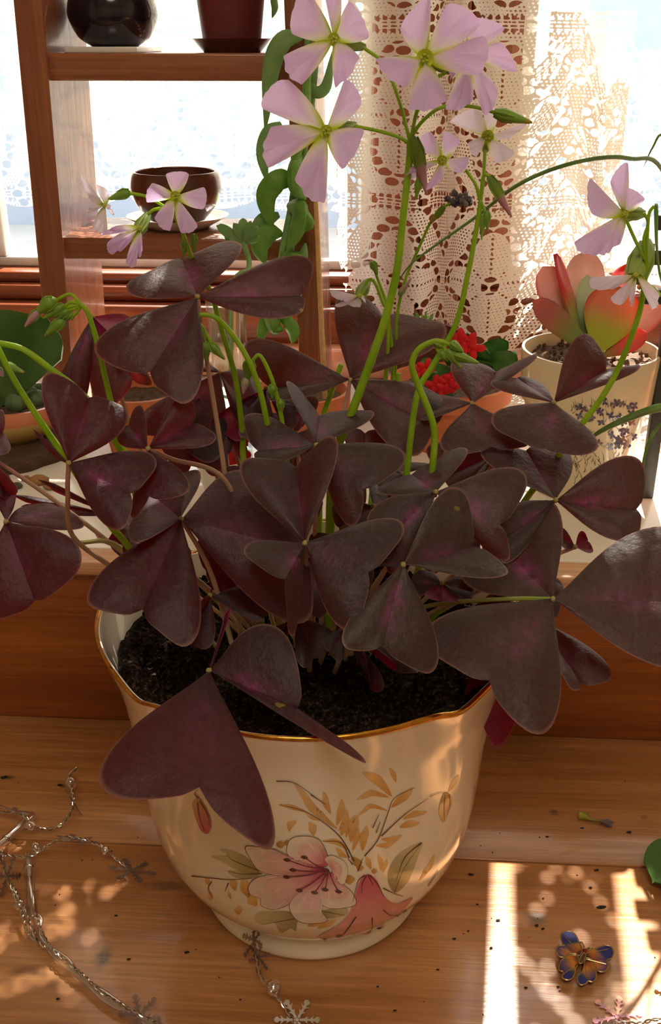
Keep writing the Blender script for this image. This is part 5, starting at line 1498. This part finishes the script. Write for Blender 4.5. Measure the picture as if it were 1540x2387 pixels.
body = [flat(p) for p in [(770, 1600), (735, 1640), (722, 1690), (740, 1706), (765, 1680), (788, 1620)]]
MB().prism(cr([p.to_2d() for p in body], 4, True), .0012, X3, Y3_, Z3, Vector((0, 0, BH - .0004)), 0, lambda p: s2l((84, 52, 44))).build('body', M_ENAMEL, but, False)
rb_ = [Vector((p.x, p.y, BH + .0008)) for p in cr([p.to_2d() for p in body], 4, True)]
MB().tube(rb_ + [rb_[0]], .0004, 6).build('body_rim', M_BRASS, but)
MB().ell(flat((780, 1572)) + Vector((0, 0, .0004)), ((.0013, 0, 0), (0, .0013, 0), (0, 0, .0008)), 12, 8, 0, s2l((130, 30, 26))).build('head', M_ENAMEL, but)
for pts in ([(765, 1555), (735, 1495), (752, 1490), (775, 1535)], [(795, 1560), (830, 1540), (855, 1552), (815, 1572)]):
    MB().tube(cr([flat(p) + Vector((0, 0, .0003)) for p in pts], 5), .0004, 6).build('antenna', M_BRASS, but)
MB().box((bctr.x - .004, bctr.y - .001, 0), (bctr.x + .004, bctr.y + .001, BH - .0010), 0, .0003).build('clasp', M_BRASS, but)
# dried flower
df0, df1 = atZ(1350, 1900, .002), atZ(1428, 1922, .002)
df = thing('fallen_flower', atZ(1390, 1912, 0), 'dried fallen flower with a yellow-green base on the pine board', 'flower')
G_, Vt = s2l((186, 180, 60)), s2l((120, 100, 128))
MB().tube(cr([df0, df0.lerp(df1, .18), df0.lerp(df1, .3) - Vector((0, .001, 0)), df0.lerp(df1, .62)], 4), [.0026, .0024, .0011, .0009], 8, 0, True, (G_, s2l((150, 136, 50)))).build('calyx', M_BUD, df)
mb = MB()
for k in range(5):
    q = df0.lerp(df1, .58); a = k * 1.25
    e_ = df1 + Vector((random.uniform(-.002, .001), .0012 * math.cos(a), .0012 * math.sin(a)))
    mb.tube([q, q.lerp(e_, .6) + Vector((0, .0004 * math.cos(a), .0004 * math.sin(a))), e_], [.0006, .0014, .0004], 6, 0, True, (s2l((130, 112, 90)), Vt))
mb.build('petals', M_BUD, df, label='withered mauve petals')
# green leaf at the right edge
gl = MB()
A, Bq = atZ(1650, 1990, .010), atZ(1520, 2060, .004)
rows = []
for i in range(13):
    t_ = i / 12; c = A.lerp(Bq, t_); w_ = .024 * (math.sin(math.pi * (.08 + .92 * (1 - t_) ** .8 * .98 + .0)) ** .8 if t_ < 1 else 0.05) * .75 + .0004
    dd = (Bq - A).normalized(); nn_ = Vector((-dd.y, dd.x, 0)).normalized()
    rows.append([c + nn_ * (w_ * s) + Vector((0, 0, .005 * math.sin(math.pi * t_) + abs(s) * .003)) for s in np.linspace(-1, 1, 9)])
vs = [p for r_ in rows for p in r_] + [p - Vector((0, 0, .0006)) for r_ in rows for p in r_]
n0 = 13 * 9; fs = []
for i in range(12):
    for j in range(8):
        a = i*9 + j; fs.append((a, a+9, a+10, a+1)); fs.append((n0+a, n0+a+1, n0+a+10, n0+a+9))
gl.add(vs, fs).build('fallen_leaf', M_BROAD, None, True, 'glossy green leaf lying at the right edge of the pine board', 'leaf')

# snowflake sequins, beads and wires
def flake_poly(r):
    half = [(0.0, 0)]
    arm = [(.10, .30), (.34, .52), (.36, .40), (.12, .42)]
    out = []
    for k in range(6):
        a = k * math.pi / 3
        prof = [(.075, .13), (.065, .32), (.20, .48), (.065, .45), (.065, .58), (.25, .76), (.075, .70), (.075, .80), (.165, .86), (.15, .97), (0, 1.03)]
        arm_ = [(-x, y) for x, y in prof] + [(x, y) for x, y in reversed(prof[:-1])]
        for x, y in arm_:
            out.append(Vector((r * (y * math.cos(a) + x * math.sin(a) * .8), r * (y * math.sin(a) - x * math.cos(a) * .8))))
    return out
def flake(mb, c, r, nrm, spin, th=.0004):
    Zn = Vector(nrm).normalized(); Xn = Zn.orthogonal().normalized(); Xn.rotate(Matrix.Rotation(spin, 3, Zn)); Yn = Zn.cross(Xn)
    ps = flake_poly(r)
    # order of the outline must run round the flake
    n = len(ps)
    V = [c + Xn * p.x + Yn * p.y for p in ps] ; V2 = [v + Zn * th for v in V]
    r_ = delaunay_2d_cdt(ps, [(i, (i + 1) % n) for i in range(n)], [list(range(n))], 1, 1e-9)
    pv = r_[0]
    top = [c + Xn * p.x + Yn * p.y + Zn * th for p in pv]; bot = [c + Xn * p.x + Yn * p.y for p in pv]; k = len(pv)
    fs = [tuple(f) for f in r_[2]] + [tuple(k + i for i in reversed(f)) for f in r_[2]]
    ed = {}
    for f in r_[2]:
        for a, b_ in zip(f, list(f[1:]) + [f[0]]): ed[(a, b_)] = 1
    for (a, b_) in list(ed):
        if (b_, a) not in ed: fs.append((b_, a, a + k, b_ + k))
    mb.add(top + bot, fs)
    return mb
def film(name, col, alpha):
    t = NT(name)
    lw = t.n('ShaderNodeLayerWeight'); lw.inputs['Blend'].default_value = .5
    nz = t.noise(t.coord('Object'), 500, 2)
    hue = t.ramp(t.math('ADD', lw.outputs['Facing'], t.math('MULTIPLY', nz, .5)), [(.2, s2l((120, 130, 130))), (.45, s2l((180, 140, 170))), (.6, s2l((230, 170, 120))), (.8, s2l((130, 200, 160))), (1, s2l((180, 180, 230)))])
    g = t.n('ShaderNodeBsdfGlossy'); g.inputs['Roughness'].default_value = .2; t.l(hue, g.inputs['Color'])
    d = t.n('ShaderNodeBsdfDiffuse'); d.inputs['Color'].default_value = (*s2l(col), 1)
    tr = t.n('ShaderNodeBsdfTransparent'); tr.inputs['Color'].default_value = (.92, .86, .9, 1)
    return t.done(t.shmix(1 - alpha, t.shmix(.45, d.outputs[0], g.outputs[0]), tr.outputs[0]))
M_SILVER = film('silver_sequin', (130, 128, 120), .42); M_DKSEQ = film('dark_sequin', (92, 96, 92), .6); M_PINKSEQ = film('pink_sequin', (176, 112, 116), .55)
M_PALESEQ = film('pale_sequin', (206, 204, 170), .8)
M_WIRE = plain('silver_wire', (206, 200, 190), .22, .1, 300, metal=1.0)
M_BEAD = glass('clear_bead', (.86, .80, .76), .05, .70); M_CLEAR = glass('clear_plastic', (.88, .86, .82), .08, .74)
fl_g = 'snowflake sequins'
flake(MB(), atZ(1438, 2372, .0004), 60 * dep(atZ(1438, 2372, 0)) / FPX, (0, 0, 1), R(29)).build('snowflake_sequin', M_PINKSEQ, None, False, 'translucent pink snowflake sequin on the pine board below the butterfly', 'sequin', fl_g)
flake(MB(), atZ(1572, 2318, .0004), 46 * dep(atZ(1560, 2318, 0)) / FPX, (.1, 0, 1), R(-1)).build('snowflake_sequin', M_WHITEG, None, False, 'white snowflake sequin at the right edge of the pine board', 'sequin', fl_g)

def g1(x, y): return (x / 3.667, 1780 + y / 3.667)
gar = thing('snowflake_garland', atZ(150, 2240, 0), 'snowflake fairy-light garland with clear cable and beads on the left of the board', 'garland')
def gz(pts, zs): return [atZ(*g1(x, y), zs if isinstance(zs, float) else zs[i]) for i, (x, y) in enumerate(pts)]
def twist(parent, path, r=.00042, tw=.0006, nm='wire'):
    P = cr(path, 14)
    acc = 0; A_, B_ = [], []
    for i, p in enumerate(P):
        if i: acc += (P[i] - P[i-1]).length
        a = acc / .0042 * math.pi
        d = (P[min(i+1, len(P)-1)] - P[max(i-1, 0)]).normalized(); u = d.orthogonal().normalized(); w = d.cross(u)
        o_ = (u * math.cos(a) + w * math.sin(a)) * tw
        A_.append(p + o_); B_.append(p - o_)
    mb_ = MB().tube(A_, r, 5); mb_.tube(B_, r, 5)
    return mb_.build(nm, M_WIRE, parent, label='twisted silver wire')
cab = cr(gz([(295, 1310), (330, 1400), (420, 1590), (560, 1720), (750, 1880), (900, 2020), (1180, 2170), (1340, 2270), (1560, 2400)], .0035), 8)
m_ = MB().tube(cab, .0017, 10)
m_.tube([p + Vector((.0024 * math.sin(i * .35), .0012, .0008 + .0004 * math.cos(i * .35))) for i, p in enumerate(cab)], .0013, 8)
m_.build('cable', M_CLEAR, gar, label='clear plastic cable')
twist(gar, gz([(-60, 400), (0, 410), (100, 420), (210, 455), (320, 545), (450, 557), (550, 492), (625, 360), (615, 212), (598, 100), (655, 38)], [.006, .006, .010, .012, .008, .005, .006, .010, .014, .014, .014]), nm='wire')
twist(gar, gz([(-30, 690), (20, 770), (190, 798), (300, 772), (420, 692), (540, 632), (700, 642), (850, 702), (930, 762), (1090, 890)], [.008, .008, .008, .010, .012, .014, .014, .012, .009, .005]))
twist(gar, gz([(20, 740), (40, 920), (90, 1040), (135, 1150), (190, 1290), (232, 1430), (320, 1520), (410, 1590)], [.008, .008, .008, .008, .007, .006, .005, .005]))
twist(gar, gz([(90, 1020), (150, 1120), (210, 1250), (270, 1400), (320, 1520)], [.008, .009, .009, .007, .005]))
twist(gar, [p + Vector((0, .0006, .0024)) for p in cab[::6]])
def capsule(parent, a, b, wpx, z0, z1):
    A, Bq = atZ(*g1(*a), z0), atZ(*g1(*b), z1); r = wpx / 3.667 * dep(A) / FPX / 2
    o = MB().tube([A, A.lerp(Bq, .03), A.lerp(Bq, .97), Bq], [r*.5, r, r, r*.6], 14).build('light_capsule', M_CLEAR, parent, label='clear plastic light capsule')
    d = (Bq - A).normalized()
    c = A.lerp(Bq, .25)
    MB().tube([c - d*.0008, c, c + d*.0008], [r*1.1, r*1.22, r*1.1], 14).build('collar', M_WIRE, o)
    MB().tube([A.lerp(Bq, .1), A.lerp(Bq, .35)], r*.4, 8).build('bulb', M_WHITEG, o)
capsule(gar, (-30, 720), (290, 430), 70, .006, .008)
capsule(gar, (235, 770), (282, 1320), 78, .0065, .0055)
for (x, y, r, z) in [(605, 160, 55, .014), (255, 530, 46, .011), (305, 712, 46, .011), (900, 745, 42, .011), (170, 1210, 52, .008)]:
    c = atZ(*g1(x, y), z); rad_ = r / 3.667 * dep(c) / FPX
    MB().ball(c, rad_, 0, 18, 12).build('bead', M_BEAD, gar)
for (x, y, r, z, nr, sp, mt) in [(1130, 915, 200, .004, (.15, .3, 1), .3, M_SILVER), (660, 650, 175, .0145, (.12, .50, .8), .2, M_SILVER), (60, 960, 190, .008, (.95, -.1, .35), .5, M_DKSEQ), (120, 400, 150, .012, (.2, .55, .75), .9, M_SILVER), (1190, 2160, 190, .005, (-.1, -.35, 1), .1, M_SILVER), (625, 330, 130, .011, (.7, .5, .3), .4, M_DKSEQ)]:
    c = atZ(*g1(x, y), z)
    flake(MB(), c, r / 3.667 * dep(c) / FPX, nr, sp).build('snowflake', mt, gar, False)
gar2 = thing('snowflake_garland', atZ(620, 2300, 0), 'end of snowflake garland with one bead lying before the planter foot', 'garland')
twist(gar2, [atZ(x, y, z) for x, y, z in [(588, 2178, .010), (598, 2230, .010), (608, 2275, .009), (630, 2306, .008), (652, 2332, .006), (678, 2372, .005), (700, 2420, .005)]])
c = atZ(637, 2302, .008); MB().ball(c, 19 * dep(c) / FPX, 0, 18, 12).build('bead', M_BEAD, gar2)
for (x, y, r, z, nr, sp, mt) in [(592, 2192, 46, .012, (.75, -.35, .3), .3, M_DKSEQ), (604, 2232, 34, .010, (-.5, -.6, .4), .9, M_DKSEQ), (692, 2378, 52, .005, (.1, -.25, 1), .35, M_PALESEQ)]:
    c = atZ(x, y, z)
    flake(MB(), c, r * dep(c) / FPX, nr, sp).build('snowflake', mt, gar2, False)
wr = thing('silver_wire', atZ(1480, 2385, 0), 'loop of silver wire at the bottom right under the pink snowflake', 'wire')
twist(wr, [atZ(x, y, .002) for x, y in [(1395, 2392), (1440, 2384), (1490, 2386), (1520, 2378), (1560, 2372)]])
# specks of soil and plant litter
cb_ = MB()
for px, py, s in [(1097, 2038, 5), (1160, 2145, 4), (1250, 2157, 5), (1265, 2165, 4), (1400, 2114, 7), (1376, 2069, 4), (1058, 2188, 4), (1091, 2170, 3), (1144, 2209, 4), (1225, 2302, 4), (1300, 2300, 3), (1356, 1930, 3), (1465, 1940, 5), (1390, 2028, 4), (1112, 2108, 3),
                  (10, 1812, 7), (140, 1830, 5), (435, 2220, 5), (270, 2134, 3), (300, 2236, 4), (135, 2328, 4), (1020, 2260, 4), (1275, 1950, 3), (920, 2355, 3), (1265, 2094, 3), (560, 2330, 3), (880, 2300, 3)]:
    c = atZ(px, py, .0004); r = s * dep(c) / FPX
    cb_.ell(c, ((r * random.uniform(.8, 1.6), r * .3, 0), (-r * .2, r * .7, 0), (0, 0, r * .4)), 7, 5, 0, None, .3)
for k in range(60):
    x_, y_ = random.uniform(-.2, .2), random.uniform(-.12, .1)
    if math.hypot(x_, y_) < .08: continue
    cb_.ell((x_, y_, .0002), ((random.uniform(.0002, .0007), 0, 0), (0, random.uniform(.0002, .0005), 0), (0, 0, .0003)), 5, 4, 0, None, .3)
cb_.build('crumbs', plain('soil_specks', (40, 28, 20), .9, .2, 300), None, False, 'dark specks of soil scattered over the pine board', 'crumbs', None, 'stuff')
